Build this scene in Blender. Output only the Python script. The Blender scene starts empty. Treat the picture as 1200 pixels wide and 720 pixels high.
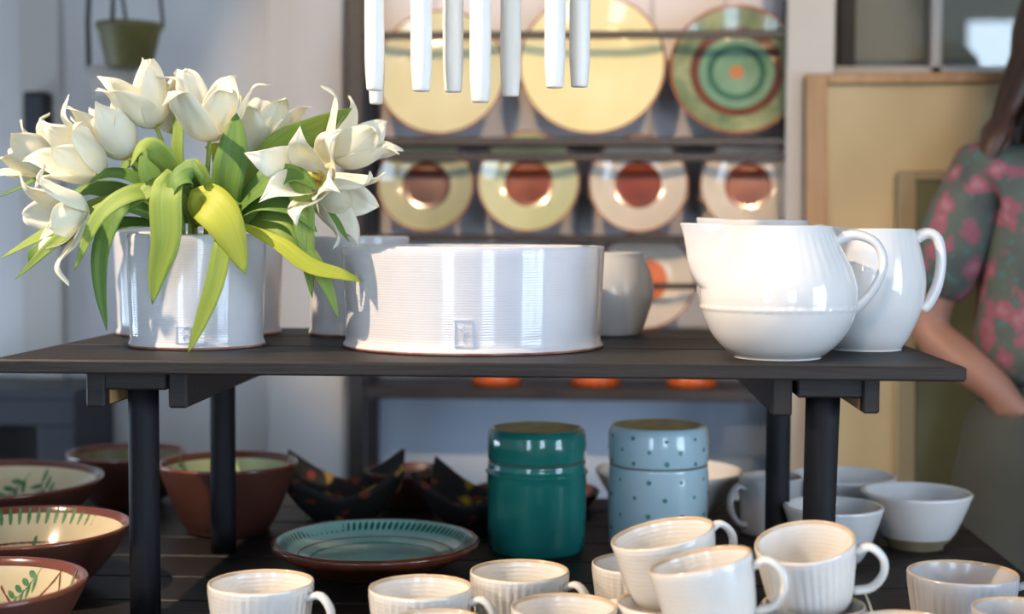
import bpy, bmesh, math, random
from mathutils import Vector, Matrix, Quaternion
random.seed(7)
PI = math.pi
S = bpy.context.scene
COL = S.collection

# ------------------------------------------------------------------ camera
F = 1700.0                                   # focal length in pixels of the 1200 x 720 frame
YAW, PIT, ROL = math.radians(3.1), math.atan(90 / F), -0.0035
EYE = Vector((0, 0, 1.25))
CAMROT = Matrix.Rotation(YAW, 4, 'Z') @ Matrix.Rotation(PI / 2 - PIT, 4, 'X') @ Matrix.Rotation(-ROL, 4, 'Z')
cam_d = bpy.data.cameras.new('camera')
cam = bpy.data.objects.new('camera', cam_d)
COL.objects.link(cam)
cam.matrix_world = Matrix.Translation(EYE) @ CAMROT
cam_d.sensor_width = 36.0
cam_d.lens = F / 1200 * 36
cam_d.clip_start = 0.02
cam_d.dof.use_dof = True
cam_d.dof.focus_distance = 1.88
cam_d.dof.aperture_fstop = 2.3
S.camera = cam

# ------------------------------------------------------------------ view, sky, lights
S.view_settings.view_transform = 'Standard'
S.view_settings.look = 'None'
S.view_settings.gamma = 1.0
S.view_settings.use_curve_mapping = False
S.view_settings.exposure = 0.03
S.cycles.use_denoising = True
S.cycles.max_bounces = 8
S.cycles.diffuse_bounces = 5
S.cycles.glossy_bounces = 3
S.cycles.sample_clamp_indirect = 4.0
S.cycles.caustics_reflective = False
S.cycles.caustics_refractive = False

W = bpy.data.worlds.new('world')
S.world = W
W.use_nodes = True
W.node_tree.nodes['Background'].inputs[0].default_value = (0.64, 0.80, 1.0, 1)
W.node_tree.nodes['Background'].inputs[1].default_value = 13.0

ROOM = dict(x0=-2.3, x1=2.6, y0=-2.2, y1=3.42, h=2.75)
# windows: (wall, u0, u1, z0, z1)
WIN = [('front', 0.75, 1.65, 0.50, 2.15), ('front', -1.75, -0.95, 0.50, 2.15), ('front', 2.24, 2.58, 2.16, 2.54),
       ('right', -0.75, 0.75, 0.50, 2.20), ('left', 2.3, 3.2, 0.30, 1.0)]  # left opening is invented, to send bluish light onto the lower back wall
def portal(k, wall, u0, u1, z0, z1):
    l = bpy.data.lights.new('daylight_portal', 'AREA')
    l.shape = 'RECTANGLE'; l.size = u1 - u0; l.size_y = z1 - z0
    l.cycles.is_portal = True
    o = bpy.data.objects.new('daylight_portal', l); COL.objects.link(o)
    if wall == 'front':
        o.location = ((u0 + u1) / 2, ROOM['y0'] - 0.13, (z0 + z1) / 2); d = Vector((0, 1, 0))
    elif wall == 'left':
        o.location = (ROOM['x0'] - 0.13, (u0 + u1) / 2, (z0 + z1) / 2); d = Vector((1, 0, 0))
    else:
        o.location = (ROOM['x1'] + 0.13, (u0 + u1) / 2, (z0 + z1) / 2); d = Vector((-1, 0, 0))
    o.rotation_euler = d.to_track_quat('-Z', 'Z').to_euler()
for k, w in enumerate(WIN):
    portal(k, *w)

def spot(loc, target, watts, color, size=55, radius=0.03, blend=0.6):
    l = bpy.data.lights.new('warm_spot', 'SPOT')
    l.energy = watts; l.color = color; l.spot_size = math.radians(size); l.spot_blend = blend; l.shadow_soft_size = radius
    o = bpy.data.objects.new('warm_spot', l); COL.objects.link(o)
    o.location = loc
    o.rotation_euler = (Vector(target) - Vector(loc)).to_track_quat('-Z', 'Y').to_euler()
WARM = (1.0, 0.68, 0.38)
spot((-1.62, 1.2, 2.68), (-0.12, 1.95, 1.15), 290, (1.0, 0.78, 0.56), 43, 0.018, .45)
spot((-0.55, 0.3, 2.62), (-0.25, 3.25, 1.5), 175, WARM, 26, 0.03, .4)
spot((0.65, 0.3, 2.62), (0.15, 3.25, 1.5), 150, WARM, 26, 0.03, .4)
spot((-0.55, -1.2, 2.3), (0.68, 3.1, 0.9), 70, WARM, 16, 0.03)
spot((-1.95, 0.55, 1.95), (0.12, 1.66, 0.82), 75, WARM, 24, 0.02)  # added lamp below ceiling height, put in to warm the mugs

# ------------------------------------------------------------------ helpers
def ray(px, py):
    v = Vector(((px - 600) / F, -(py - 360) / F, -1.0))
    return (CAMROT.to_3x3() @ v)
def atY(px, py, Y):
    r = ray(px, py); return EYE + r * (Y / r.y)
def atX(px, Y):
    return atY(px, 360, Y).x

def nd(nt, t, **kw):
    n = nt.nodes.new(t)
    for k, v in kw.items(): setattr(n, k, v)
    return n
def c4(c): return (c[0], c[1], c[2], 1.0)
def srgb(r, g, b):
    f = lambda v: (v / 255 / 12.92) if v / 255 <= 0.04045 else ((v / 255 + 0.055) / 1.055) ** 2.4
    return (f(r), f(g), f(b))

def mat(name, col, rough=0.5, col2=None, scale=20.0, bump=0.0, bscale=None, ring=0.0, rscale=60.0, coat=0.0, spec=0.5,
        stretch=None, trans=0.0, metal=0.0, detail=4.0, uv=False):
    m = bpy.data.materials.new(name); m.use_nodes = True
    nt = m.node_tree; b = nt.nodes['Principled BSDF']; out = nt.nodes['Material Output']
    b.inputs['Base Color'].default_value = c4(col)
    b.inputs['Roughness'].default_value = rough
    b.inputs['Metallic'].default_value = metal
    b.inputs['Specular IOR Level'].default_value = spec
    b.inputs['Coat Weight'].default_value = coat
    b.inputs['Coat Roughness'].default_value = 0.06
    tc = nd(nt, 'ShaderNodeTexCoord'); co = tc.outputs['UV' if uv else 'Object']
    if stretch:
        mp = nd(nt, 'ShaderNodeMapping'); mp.inputs['Scale'].default_value = stretch
        nt.links.new(co, mp.inputs[0]); co = mp.outputs[0]
    if col2:
        n = nd(nt, 'ShaderNodeTexNoise'); n.inputs['Scale'].default_value = scale; n.inputs['Detail'].default_value = detail
        nt.links.new(co, n.inputs['Vector'])
        r = nd(nt, 'ShaderNodeValToRGB')
        r.color_ramp.elements[0].position = 0.32; r.color_ramp.elements[1].position = 0.68
        r.color_ramp.elements[0].color = c4(col); r.color_ramp.elements[1].color = c4(col2)
        nt.links.new(n.outputs['Fac'], r.inputs[0]); nt.links.new(r.outputs[0], b.inputs['Base Color'])
    h = None
    if bump:
        n = nd(nt, 'ShaderNodeTexNoise'); n.inputs['Scale'].default_value = bscale or scale; n.inputs['Detail'].default_value = 3
        nt.links.new(co, n.inputs['Vector'])
        bp = nd(nt, 'ShaderNodeBump'); bp.inputs['Strength'].default_value = bump; bp.inputs['Distance'].default_value = 0.004
        nt.links.new(n.outputs['Fac'], bp.inputs['Height']); h = bp
    if ring:
        w = nd(nt, 'ShaderNodeTexWave'); w.wave_type = 'BANDS'; w.bands_direction = 'Z'
        w.inputs['Scale'].default_value = rscale; w.inputs['Distortion'].default_value = 2.2; w.inputs['Detail'].default_value = 2
        w.inputs['Detail Scale'].default_value = 0.4
        nt.links.new(tc.outputs['Object'], w.inputs['Vector'])
        bp = nd(nt, 'ShaderNodeBump'); bp.inputs['Strength'].default_value = ring; bp.inputs['Distance'].default_value = 0.002
        nt.links.new(w.outputs['Fac'], bp.inputs['Height'])
        if h: nt.links.new(h.outputs[0], bp.inputs['Normal'])
        h = bp
    if h: nt.links.new(h.outputs[0], b.inputs['Normal'])
    if trans:
        t = nd(nt, 'ShaderNodeBsdfTranslucent'); t.inputs[0].default_value = c4(col2 or col)
        mx = nd(nt, 'ShaderNodeMixShader'); mx.inputs[0].default_value = trans
        nt.links.new(b.outputs[0], mx.inputs[1]); nt.links.new(t.outputs[0], mx.inputs[2]); nt.links.new(mx.outputs[0], out.inputs[0])
    return m

M = {}
M['white_glaze'] = mat('white_glaze', srgb(217, 216, 217), 0.07, srgb(209, 208, 212), 14, bump=0.05, bscale=9, ring=0.10, rscale=95, coat=0.3)
M['white_smooth'] = mat('white_smooth', srgb(220, 219, 217), 0.08, srgb(212, 211, 210), 10, bump=0.10, bscale=22, coat=0.3)
M['mug_glaze'] = mat('mug_glaze', srgb(226, 223, 218), 0.12, srgb(216, 210, 202), 16, bump=0.12, bscale=25, ring=0.09, rscale=60, coat=0.3)
M['grey_glaze'] = mat('grey_glaze', srgb(196, 190, 184), 0.2, srgb(206, 202, 198), 9, bump=0.1, bscale=10, coat=0.2)
M['mug_grey'] = mat('mug_grey', srgb(190, 188, 190), 0.2, srgb(176, 172, 172), 16, bump=0.15, bscale=25, coat=0.2)
M['mug_rim'] = mat('mug_rim', srgb(206, 182, 152), 0.2, srgb(188, 160, 128), 40)
M['clay'] = mat('clay', srgb(168, 100, 78), 0.7, srgb(198, 150, 128), 30)
M['terracotta'] = mat('terracotta', srgb(94, 55, 43), 0.42, srgb(80, 47, 38), 14, bump=0.15, bscale=30)
M['terra_rim'] = mat('terra_rim', srgb(118, 62, 42), 0.2, srgb(96, 50, 36), 22, coat=0.4)
M['cream'] = mat('cream', srgb(222, 206, 172), 0.16, srgb(208, 190, 152), 12, coat=0.3)
M['green_cream'] = mat('green_cream', srgb(208, 212, 166), 0.16, srgb(192, 200, 150), 14, coat=0.3)
M['olive_in'] = mat('olive_in', srgb(140, 132, 96), 0.2, srgb(112, 110, 80), 14, coat=0.3)
M['paint_green'] = mat('paint_green', srgb(58, 104, 62), 0.2, srgb(104, 140, 92), 60, coat=0.3)
M['paint_brown'] = mat('paint_brown', srgb(112, 58, 38), 0.2, coat=0.3)
M['paint_teal'] = mat('paint_teal', srgb(28, 92, 80), 0.2, srgb(44, 116, 100), 50, coat=0.3)
M['paint_dot'] = mat('paint_dot', srgb(74, 138, 128), 0.2, srgb(92, 156, 144), 50, coat=0.3)
M['plate_teal'] = mat('plate_teal', srgb(164, 204, 192), 0.14, srgb(136, 184, 174), 12, coat=0.4)
M['jar_teal'] = mat('jar_teal', srgb(40, 130, 118), 0.1, srgb(22, 104, 98), 10, bump=0.3, bscale=16, coat=0.5)
M['jar_blue'] = mat('jar_blue', srgb(186, 212, 220), 0.12, srgb(174, 203, 214), 10, bump=0.2, bscale=16, coat=0.4)
M['lid_gold'] = mat('lid_gold', srgb(204, 182, 116), 0.5, srgb(150, 156, 104), 45, bump=0.3, bscale=40, spec=.3)
M['seam'] = mat('seam', srgb(104, 84, 70), 0.6)
M['yellow_glaze'] = mat('yellow_glaze', srgb(234, 222, 166), 0.12, srgb(238, 229, 182), 8, coat=0.4, bump=0.1, bscale=20)
M['straw_glaze'] = mat('straw_glaze', srgb(212, 205, 164), 0.12, srgb(218, 212, 176), 8, coat=0.4, bump=0.1, bscale=20)
M['lime_glaze'] = mat('lime_glaze', srgb(208, 208, 170), 0.12, srgb(196, 200, 156), 8, coat=0.4, bump=0.1, bscale=20)
M['sage_glaze'] = mat('sage_glaze', srgb(186, 182, 146), 0.14, srgb(160, 164, 136), 9, coat=0.4, bump=0.1, bscale=20)
M['milk_glaze'] = mat('milk_glaze', srgb(216, 206, 190), 0.12, srgb(200, 190, 178), 8, coat=0.4, bump=0.1, bscale=20)
M['green_plate'] = mat('green_plate', srgb(92, 118, 88), 0.14, srgb(156, 162, 122), 22, coat=0.4, detail=6)
M['green_ring'] = mat('green_ring', srgb(102, 142, 116), 0.14, srgb(122, 156, 130), 20, coat=0.4)
M['dark_green'] = mat('dark_green', srgb(56, 100, 82), 0.14, coat=0.4)
M['rust'] = mat('rust', srgb(142, 54, 26), 0.14, srgb(112, 40, 22), 14, coat=0.5)
M['ring_brown'] = mat('ring_brown', srgb(116, 68, 50), 0.2, srgb(98, 58, 46), 20, coat=.3)
M['dot_tan'] = mat('dot_tan', srgb(176, 116, 76), 0.2)
M['rust_dark'] = mat('rust_dark', srgb(96, 36, 26), 0.14, srgb(72, 28, 24), 14, coat=0.5)
M['orange'] = mat('orange', srgb(206, 98, 40), 0.3, srgb(184, 82, 34), 12)
M['rim_brown'] = mat('rim_brown', srgb(150, 92, 58), 0.25, coat=0.3)
M['wax'] = mat('wax', srgb(242, 238, 228), 0.45, srgb(236, 232, 224), 8, bump=0.2, bscale=18)
M['wick'] = mat('wick', srgb(216, 206, 184), 0.9)
M['petal'] = mat('petal', srgb(250, 248, 236), 0.6, srgb(246, 242, 218), 24, bump=0.12, bscale=60, trans=0.3)
M['petal_base'] = mat('petal_base', srgb(226, 206, 110), 0.6)
M['stem'] = mat('stem', srgb(136, 158, 60), 0.45, srgb(160, 172, 70), 12)
M['leaf'] = mat('leaf', srgb(138, 164, 70), 0.5, srgb(160, 182, 84), 1, trans=0.3, stretch=(14, 1.2, 1), bump=.25, bscale=2, uv=True)
M['leaf_dark'] = mat('leaf_dark', srgb(98, 138, 60), 0.5, srgb(122, 156, 72), 1, trans=0.25, stretch=(14, 1.2, 1), bump=.25, bscale=2, uv=True)
M['leaf_lime'] = mat('leaf_lime', srgb(190, 196, 62), 0.5, srgb(206, 208, 80), 1, trans=0.35, stretch=(14, 1.2, 1), bump=.25, bscale=2, uv=True)
M['soil'] = mat('soil', srgb(48, 38, 30), 0.95, srgb(70, 58, 44), 60, bump=0.8, bscale=80)
M['bench_wood'] = mat('bench_wood', srgb(33, 30, 29), 0.55, srgb(44, 39, 37), 6, spec=.3, bump=0.22, bscale=18, stretch=(1.0, 14, 14))
M['bench_post'] = mat('bench_post', srgb(22, 22, 26), 0.6, srgb(28, 28, 33), 8, spec=.22, bump=0.15, bscale=20, stretch=(14, 14, 1))
M['raw_wood'] = mat('raw_wood', srgb(196, 156, 96), 0.6, srgb(170, 128, 76), 10, stretch=(10, 1, 10))
M['table_wood'] = mat('table_wood', srgb(24, 22, 22), 0.5, srgb(36, 32, 30), 6, spec=.3, bump=0.25, bscale=16, stretch=(1.0, 14, 14))
M['rack_wood'] = mat('rack_wood', srgb(40, 34, 34), 0.45, srgb(52, 44, 42), 8, stretch=(1, 10, 10))
M['wall'] = mat('wall', srgb(214, 213, 212), 0.85, srgb(206, 205, 206), 1.5, bump=0.05, bscale=60)
M['wall_far'] = mat('wall_far', srgb(208, 206, 205), 0.85, srgb(198, 197, 197), 1.5, bump=0.05, bscale=60)
M['trim'] = mat('trim', srgb(192, 187, 180), 0.5, srgb(184, 178, 172), 3)
M['back_paint'] = mat('back_paint', srgb(228, 224, 226), 0.7, srgb(220, 216, 220), 3)
M['pale_blue'] = mat('pale_blue', srgb(206, 222, 242), 0.7, srgb(198, 215, 238), 3)
M['floor'] = mat('floor', srgb(120, 98, 78), 0.5, srgb(96, 78, 62), 3, stretch=(1, 8, 1), bump=.1)
M['ceiling'] = mat('ceiling', srgb(214, 212, 208), 0.9)
M['stove'] = mat('stove', srgb(44, 46, 56), 0.5, srgb(52, 54, 64), 6)
M['black'] = mat('black', srgb(20, 18, 18), 0.6)
M['olive_pot'] = mat('olive_pot', srgb(106, 98, 52), 0.5, srgb(84, 80, 44), 20)
M['wire'] = mat('wire', srgb(52, 48, 46), 0.5)
M['frame_wood'] = mat('frame_wood', srgb(172, 136, 96), 0.5, srgb(154, 118, 80), 6, stretch=(10, 10, 1))
M['canvas'] = mat('canvas', srgb(196, 178, 140), 0.8, srgb(184, 166, 130), 4)
M['reflection_edge'] = mat('reflection_edge', srgb(150, 138, 110), 0.7, srgb(140, 128, 102), 6)  # pale border of the painted reflection
M['reflection_green'] = mat('reflection_green', srgb(98, 100, 74), 0.7, srgb(84, 88, 66), 5)  # reflection painted as a flat olive colour
M['window_bg'] = mat('window_bg', srgb(176, 166, 152), 0.8)
M['skin'] = mat('skin', srgb(152, 110, 92), 0.55, srgb(142, 102, 86), 12)
M['hair'] = mat('hair', srgb(52, 34, 26), 0.45, srgb(78, 50, 36), 40, stretch=(6, 6, 1))
M['trousers'] = mat('trousers', srgb(66, 68, 61), 0.9, srgb(56, 58, 53), 8, bump=.2, bscale=40)
M['shoe'] = mat('shoe', srgb(40, 36, 34), 0.5)
M['eye_white'] = mat('eye_white', srgb(235, 232, 228), 0.3)
M['lip'] = mat('lip', srgb(170, 92, 86), 0.4)
M['string'] = mat('string', srgb(214, 200, 176), 0.9)
M['foot_clay'] = mat('foot_clay', srgb(142, 132, 104), 0.7, srgb(120, 110, 86), 30)

def glass_mat():
    m = bpy.data.materials.new('window_glass'); m.use_nodes = True
    nt = m.node_tree; nt.nodes.clear()
    o = nd(nt, 'ShaderNodeOutputMaterial'); mx = nd(nt, 'ShaderNodeMixShader'); t = nd(nt, 'ShaderNodeBsdfTransparent')
    g = nd(nt, 'ShaderNodeBsdfGlossy'); g.inputs['Roughness'].default_value = 0.02
    f = nd(nt, 'ShaderNodeFresnel'); f.inputs[0].default_value = 1.6
    t.inputs[0].default_value = (0.9, 0.92, 0.9, 1)
    nt.links.new(f.outputs[0], mx.inputs[0]); nt.links.new(t.outputs[0], mx.inputs[1]); nt.links.new(g.outputs[0], mx.inputs[2]); nt.links.new(mx.outputs[0], o.inputs[0])
    return m
M['glass'] = glass_mat()

def floral_mat(name, ground, ground2, flower, flower2, leafc, scale, fl=0.30):
    m = bpy.data.materials.new(name); m.use_nodes = True
    nt = m.node_tree; b = nt.nodes['Principled BSDF']; b.inputs['Roughness'].default_value = 0.8
    tc = nd(nt, 'ShaderNodeTexCoord')
    nz = nd(nt, 'ShaderNodeTexNoise'); nz.inputs['Scale'].default_value = scale * 1.6; nt.links.new(tc.outputs['Object'], nz.inputs['Vector'])
    ad = nd(nt, 'ShaderNodeMixRGB'); ad.blend_type = 'ADD'; ad.inputs[0].default_value = 0.04
    nt.links.new(tc.outputs['Object'], ad.inputs[1]); nt.links.new(nz.outputs['Color'], ad.inputs[2])
    def layer(sc, lo, hi, c, prev):
        v = nd(nt, 'ShaderNodeTexVoronoi'); v.inputs['Scale'].default_value = sc; nt.links.new(ad.outputs[0], v.inputs['Vector'])
        r = nd(nt, 'ShaderNodeMapRange'); r.inputs[1].default_value = lo; r.inputs[2].default_value = hi; r.inputs[3].default_value = 1; r.inputs[4].default_value = 0
        nt.links.new(v.outputs['Distance'], r.inputs[0])
        x = nd(nt, 'ShaderNodeMixRGB'); x.inputs[2].default_value = c4(c); nt.links.new(r.outputs[0], x.inputs[0])
        if isinstance(prev, tuple): x.inputs[1].default_value = c4(prev)
        else: nt.links.new(prev, x.inputs[1])
        return x.outputs[0]
    p = layer(scale * 0.7, .2, .6, ground2, ground)
    p = layer(scale * 1.7, .22, .3, leafc, p)
    p = layer(scale, fl, fl + .06, flower, p)
    p = layer(scale, fl * .35, fl * .7, flower2, p)
    nt.links.new(p, b.inputs['Base Color'])
    return m
M['blouse'] = floral_mat('blouse', srgb(78, 88, 82), srgb(66, 74, 74), srgb(132, 78, 92), srgb(150, 104, 114), srgb(68, 100, 102), 20, 0.40)
M['folk_dish'] = floral_mat('folk_dish', srgb(22, 20, 18), srgb(30, 26, 22), srgb(150, 118, 40), srgb(206, 170, 30), srgb(112, 44, 30), 17, 0.24)

def link(name, me, m, parent=None, smooth=True):
    o = bpy.data.objects.new(name, me); COL.objects.link(o)
    ms = m if isinstance(m, (list, tuple)) else [m]
    for k in ms: me.materials.append(M[k])
    if smooth:
        for p in me.polygons: p.use_smooth = True
    if parent is not None: o.parent = parent
    return o
def mesh(name, v, f, m, parent=None, smooth=True, mi=None):
    me = bpy.data.meshes.new(name); me.from_pydata([tuple(x) for x in v], [], f)
    o = link(name, me, m, parent, smooth)
    if mi:
        for p, k in zip(me.polygons, mi): p.material_index = k
    me.update()
    return o
def tag(o, label, cat, group=None, kind=None):
    o['label'] = label; o['category'] = cat
    if group: o['group'] = group
    if kind: o['kind'] = kind
    return o
def thing(name, loc, label, cat, group=None, rz=0, rot=None):
    o = bpy.data.objects.new(name, None); COL.objects.link(o); o.empty_display_size = 0.03
    o.location = loc
    o.rotation_euler = rot if rot else (0, 0, rz)
    return tag(o, label, cat, group)
def struct(o, kind='structure'):
    o['kind'] = kind; return o

def box(name, x0, x1, y0, y1, z0, z1, m, parent=None, bev=0.002):
    bm = bmesh.new()
    bmesh.ops.create_cube(bm, size=1)
    for v in bm.verts:
        v.co = Vector(((x0 + x1) / 2 + v.co.x * (x1 - x0), (y0 + y1) / 2 + v.co.y * (y1 - y0), (z0 + z1) / 2 + v.co.z * (z1 - z0)))
    if bev: bmesh.ops.bevel(bm, geom=list(bm.edges), offset=bev, segments=1, affect='EDGES')
    me = bpy.data.meshes.new(name); bm.to_mesh(me); bm.free()
    return link(name, me, m, parent, False)

def cr(pts, n):
    """Catmull-Rom through tuples of floats, n samples"""
    P = [tuple(p) for p in pts]; P = [tuple(2 * a - b for a, b in zip(P[0], P[1]))] + P + [tuple(2 * a - b for a, b in zip(P[-1], P[-2]))]
    segs = len(P) - 3; out = []
    for i in range(n):
        u = i / (n - 1) * segs; k = min(int(u), segs - 1); t = u - k
        a, b, c, d = P[k:k + 4]
        out.append(tuple(0.5 * (2 * b[j] + (c[j] - a[j]) * t + (2 * a[j] - 5 * b[j] + 4 * c[j] - d[j]) * t * t + (3 * b[j] - a[j] - 3 * c[j] + d[j]) * t ** 3) for j in range(len(b))))
    return out

def lathe_data(prof, n=64, mod=None, segmat=None):
    v, f, mi, rows = [], [], [], []
    for i, (r, z) in enumerate(prof):
        if r <= 1e-6:
            rows.append([len(v)]); v.append((0, 0, z)); continue
        row = []
        for k in range(n):
            th = 2 * PI * k / n; rr, zz = r, z
            if mod:
                dr, dz = mod(th, i, r, z); rr += dr; zz += dz
            row.append(len(v)); v.append((rr * math.cos(th), rr * math.sin(th), zz))
        rows.append(row)
    for i in range(len(rows) - 1):
        a, b = rows[i], rows[i + 1]; q = segmat[i] if segmat else 0
        if len(a) == 1 and len(b) == 1: continue
        for k in range(n):
            k2 = (k + 1) % n
            if len(a) == 1: f.append((a[0], b[k2], b[k]))
            elif len(b) == 1: f.append((a[k], a[k2], b[0]))
            else: f.append((a[k], a[k2], b[k2], b[k]))
            mi.append(q)
    return v, f, mi
def lathe(name, prof, m, parent=None, n=64, mod=None, segmat=None):
    v, f, mi = lathe_data(prof, n, mod, segmat)
    return mesh(name, v, f, m, parent, True, mi if segmat else None)

def tube_data(pts, rad, n=10, flat=1.0, up=Vector((0, 0, 1)), cap=True):
    pts = [Vector(p) for p in pts]; N = len(pts)
    if not isinstance(rad, (list, tuple)): rad = [rad] * N
    v, f = [], []
    t0 = (pts[1] - pts[0]).normalized()
    s = t0.cross(up)
    if s.length < 1e-4: s = t0.cross(Vector((1, 0, 0)))
    s.normalize()
    for i, p in enumerate(pts):
        t = (pts[min(i + 1, N - 1)] - pts[max(i - 1, 0)]).normalized()
        s = (s - t * s.dot(t)).normalized(); b = t.cross(s)
        for k in range(n):
            a = 2 * PI * k / n
            v.append(p + s * (math.cos(a) * rad[i]) + b * (math.sin(a) * rad[i] * flat))
    for i in range(N - 1):
        for k in range(n):
            k2 = (k + 1) % n
            f.append((i * n + k, i * n + k2, (i + 1) * n + k2, (i + 1) * n + k))
    if cap:
        f.append(tuple(range(n - 1, -1, -1))); f.append(tuple((N - 1) * n + k for k in range(n)))
    return v, f
def tube(name, pts, rad, m, parent=None, n=10, flat=1.0, up=Vector((0, 0, 1))):
    v, f = tube_data(pts, rad, n, flat, up); return mesh(name, v, f, m, parent)

# ------------------------------------------------------------------ room shell
R = ROOM
struct(box('floor', R['x0'] - .2, R['x1'] + .2, R['y0'] - .2, R['y1'] + .2, -0.1, 0, 'floor', bev=0))
struct(box('ceiling', R['x0'] - .2, R['x1'] + .2, R['y0'] - .2, R['y1'] + .2, R['h'], R['h'] + .1, 'ceiling', bev=0))
struct(box('wall_back', R['x0'], R['x1'], R['y1'], R['y1'] + .15, 0, R['h'], 'wall_far', bev=0))
def holed(name, wall):
    """one mesh wall with rectangular openings"""
    ops = [w for w in WIN if w[0] == wall]
    a, b = (R['x0'], R['x1']) if wall == 'front' else (R['y0'], R['y1'])
    us = sorted({a, b} | {w[1] for w in ops} | {w[2] for w in ops}); zs = sorted({0, R['h']} | {w[3] for w in ops} | {w[4] for w in ops})
    bm = bmesh.new()
    for i in range(len(us) - 1):
        for j in range(len(zs) - 1):
            cu, cz = (us[i] + us[i + 1]) / 2, (zs[j] + zs[j + 1]) / 2
            if any(w[1] < cu < w[2] and w[3] < cz < w[4] for w in ops): continue
            c = bmesh.ops.create_cube(bm, size=1)['verts']
            for v in c:
                u, d, z = cu + v.co.x * (us[i + 1] - us[i]), v.co.y * .12, cz + v.co.z * (zs[j + 1] - zs[j])
                v.co = Vector((u, R['y0'] - .06 + d, z)) if wall == 'front' else Vector(((R['x1'] + .06 if wall == 'right' else R['x0'] - .06) + d, u, z))
    me = bpy.data.meshes.new(name); bm.to_mesh(me); bm.free()
    return struct(link(name, me, 'wall', None, False))
holed('wall_front', 'front'); holed('wall_right', 'right'); holed('wall_left', 'left')
for k, (wall, u0, u1, z0, z1) in enumerate(WIN):
    root = bpy.data.objects.new('window_%d' % (k + 2), None); COL.objects.link(root); struct(root)
    def bar(nm, a, b, c, d):
        if wall == 'front': box(nm, a, b, R['y0'] - .09, R['y0'] - .04, c, d, 'trim', root)
        elif wall == 'left': box(nm, R['x0'] - .09, R['x0'] - .04, a, b, c, d, 'trim', root)
        else: box(nm, R['x1'] + .04, R['x1'] + .09, a, b, c, d, 'trim', root)
    sw = .05 if u1 - u0 > .5 else .02
    for a in (u0, u1 - sw): bar('stile', a, a + sw, z0, z1)
    for c in (z0, z1 - sw): bar('rail', u0, u1, c, c + sw)
    if u1 - u0 > .5:
        nv = 3 if u1 - u0 > 1.2 else 2
        for i in range(1, nv): bar('mullion', u0 + (u1 - u0) * i / nv - .03, u0 + (u1 - u0) * i / nv + .03, z0, z1)
        for i in range(1, 3): bar('glazing_bar', u0, u1, z0 + (z1 - z0) * i / 3 - .015, z0 + (z1 - z0) * i / 3 + .015)

# back wall details, left to right
YB = R['y1']
struct(box('trim_3', atX(404, 3.39), atX(930, 3.39), 3.39, YB, 0.12, 0.876, 'pale_blue'))
def px_box(name, x0, x1, y0, y1, Y0, Y1, m, parent=None, bev=.003):
    """box whose front face (at depth Y0) spans the given sight lines"""
    a = atY(x0, y1, Y0); b = atY(x1, y0, Y0)
    return box(name, a.x, b.x, Y0, Y1, a.z, b.z, m, parent, bev)
struct(box('trim_1', atX(26, 3.38), atX(72, 3.38), 3.38, YB, 0, R['h'], 'trim'))
struct(box('wall_boxing', atX(314, 3.34), atX(402, 3.34), 3.34, YB, 0, R['h'], 'wall_far', bev=.004))
struct(box('trim_2', atX(918, 3.1), atX(974, 3.1), 3.10, 3.118, 0, R['h'], 'trim', bev=.004))
# fixed interior light above the leaning frame, with its glass
w1 = struct(box('window_1', atX(972, 3.36), 1.75, 3.395, 3.415, 1.64, 2.5, 'window_bg'))
zt = atY(1080, 87, 3.34).z
box('transom', atX(972, 3.34), 1.75, 3.32, 3.40, zt - .016, zt + .016, 'trim', w1)
box('mullion', atX(1084, 3.33), atX(1097, 3.33), 3.32, 3.39, zt, 2.5, 'trim', w1)
box('dark_strip', atX(979, 3.35), atX(997, 3.35), 3.345, 3.39, zt, 2.5, 'black', w1)  # plain dark vertical strip left of the first pane
box('pane', atX(997, 3.35), atX(1085, 3.35), 3.35, 3.354, zt, 2.5, 'glass', w1, bev=0)
box('pane', atX(1097, 3.35), 1.75, 3.35, 3.354, zt, 2.5, 'glass', w1, bev=0)
struct(box('baseboard_back', R['x0'], atX(918, 3.3), YB - .02, YB, 0, .12, 'trim'))

# switch box on the wall
t = thing('wall_box', atY(46, 165, 3.36), 'small black box mounted on pale trim behind leftmost tulips', 'box')
o = atY(46, 165, 3.36); w_, h_ = 28 / F * 3.36 / 2, 57 / F * 3.36
box('housing', -w_, w_, -.03, .02, 0, h_, 'black', t, .006)
box('cover', -w_ * .82, w_ * .82, -.036, -.03, h_ * .08, h_ * .92, 'stove', t, .003)

# hanging planter
pc = atY(152, 80, 3.1)
t = thing('hanging_planter', (pc.x, pc.y, pc.z), 'olive green planter hanging on wires by the far wall', 'planter')
rt, rb, hh = 39 / F * 3.1, 27 / F * 3.1, 52 / F * 3.1
lathe('bowl', [(0, 0), (rb * .9, 0), (rb, .004), (rt * .93, hh * .85), (rt, hh * .88), (rt, hh), (rt * .94, hh), (rt * .9, hh * .9), (rb * .8, .012), (0, .012)], 'olive_pot', t, 40)
lathe('soil', [(rt * .86, hh * .8), (0, hh * .84)], 'soil', t, 24)
for a in (0.3, 2.4, 4.5):
    tube('wire', [(rt * math.cos(a), rt * math.sin(a), hh * .95), (0.04 * math.cos(a), .04 * math.sin(a), hh + .35), (0, 0, R['h'] - pc.z)], .004, 'wire', t, 6)
pc = atY(131, 116, 3.16)
t = thing('white_planter', (pc.x, pc.y, pc.z), 'white pot hanging below and left of the olive planter', 'planter')
rt, hh = 28 / F * 3.16, 37 / F * 3.16
lathe('pot', [(0, 0), (rt * .8, 0), (rt * .84, .005), (rt, hh), (rt * .93, hh), (rt * .78, .015), (0, .015)], 'trim', t, 40)
tube('wire', [(-rt * .97, 0, hh * .9), (-rt * .99, 0, hh + .1), (-.03, 0, hh + .45), (-.02, 0, R['h'] - pc.z)], .006, 'wire', t, 6)
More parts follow.
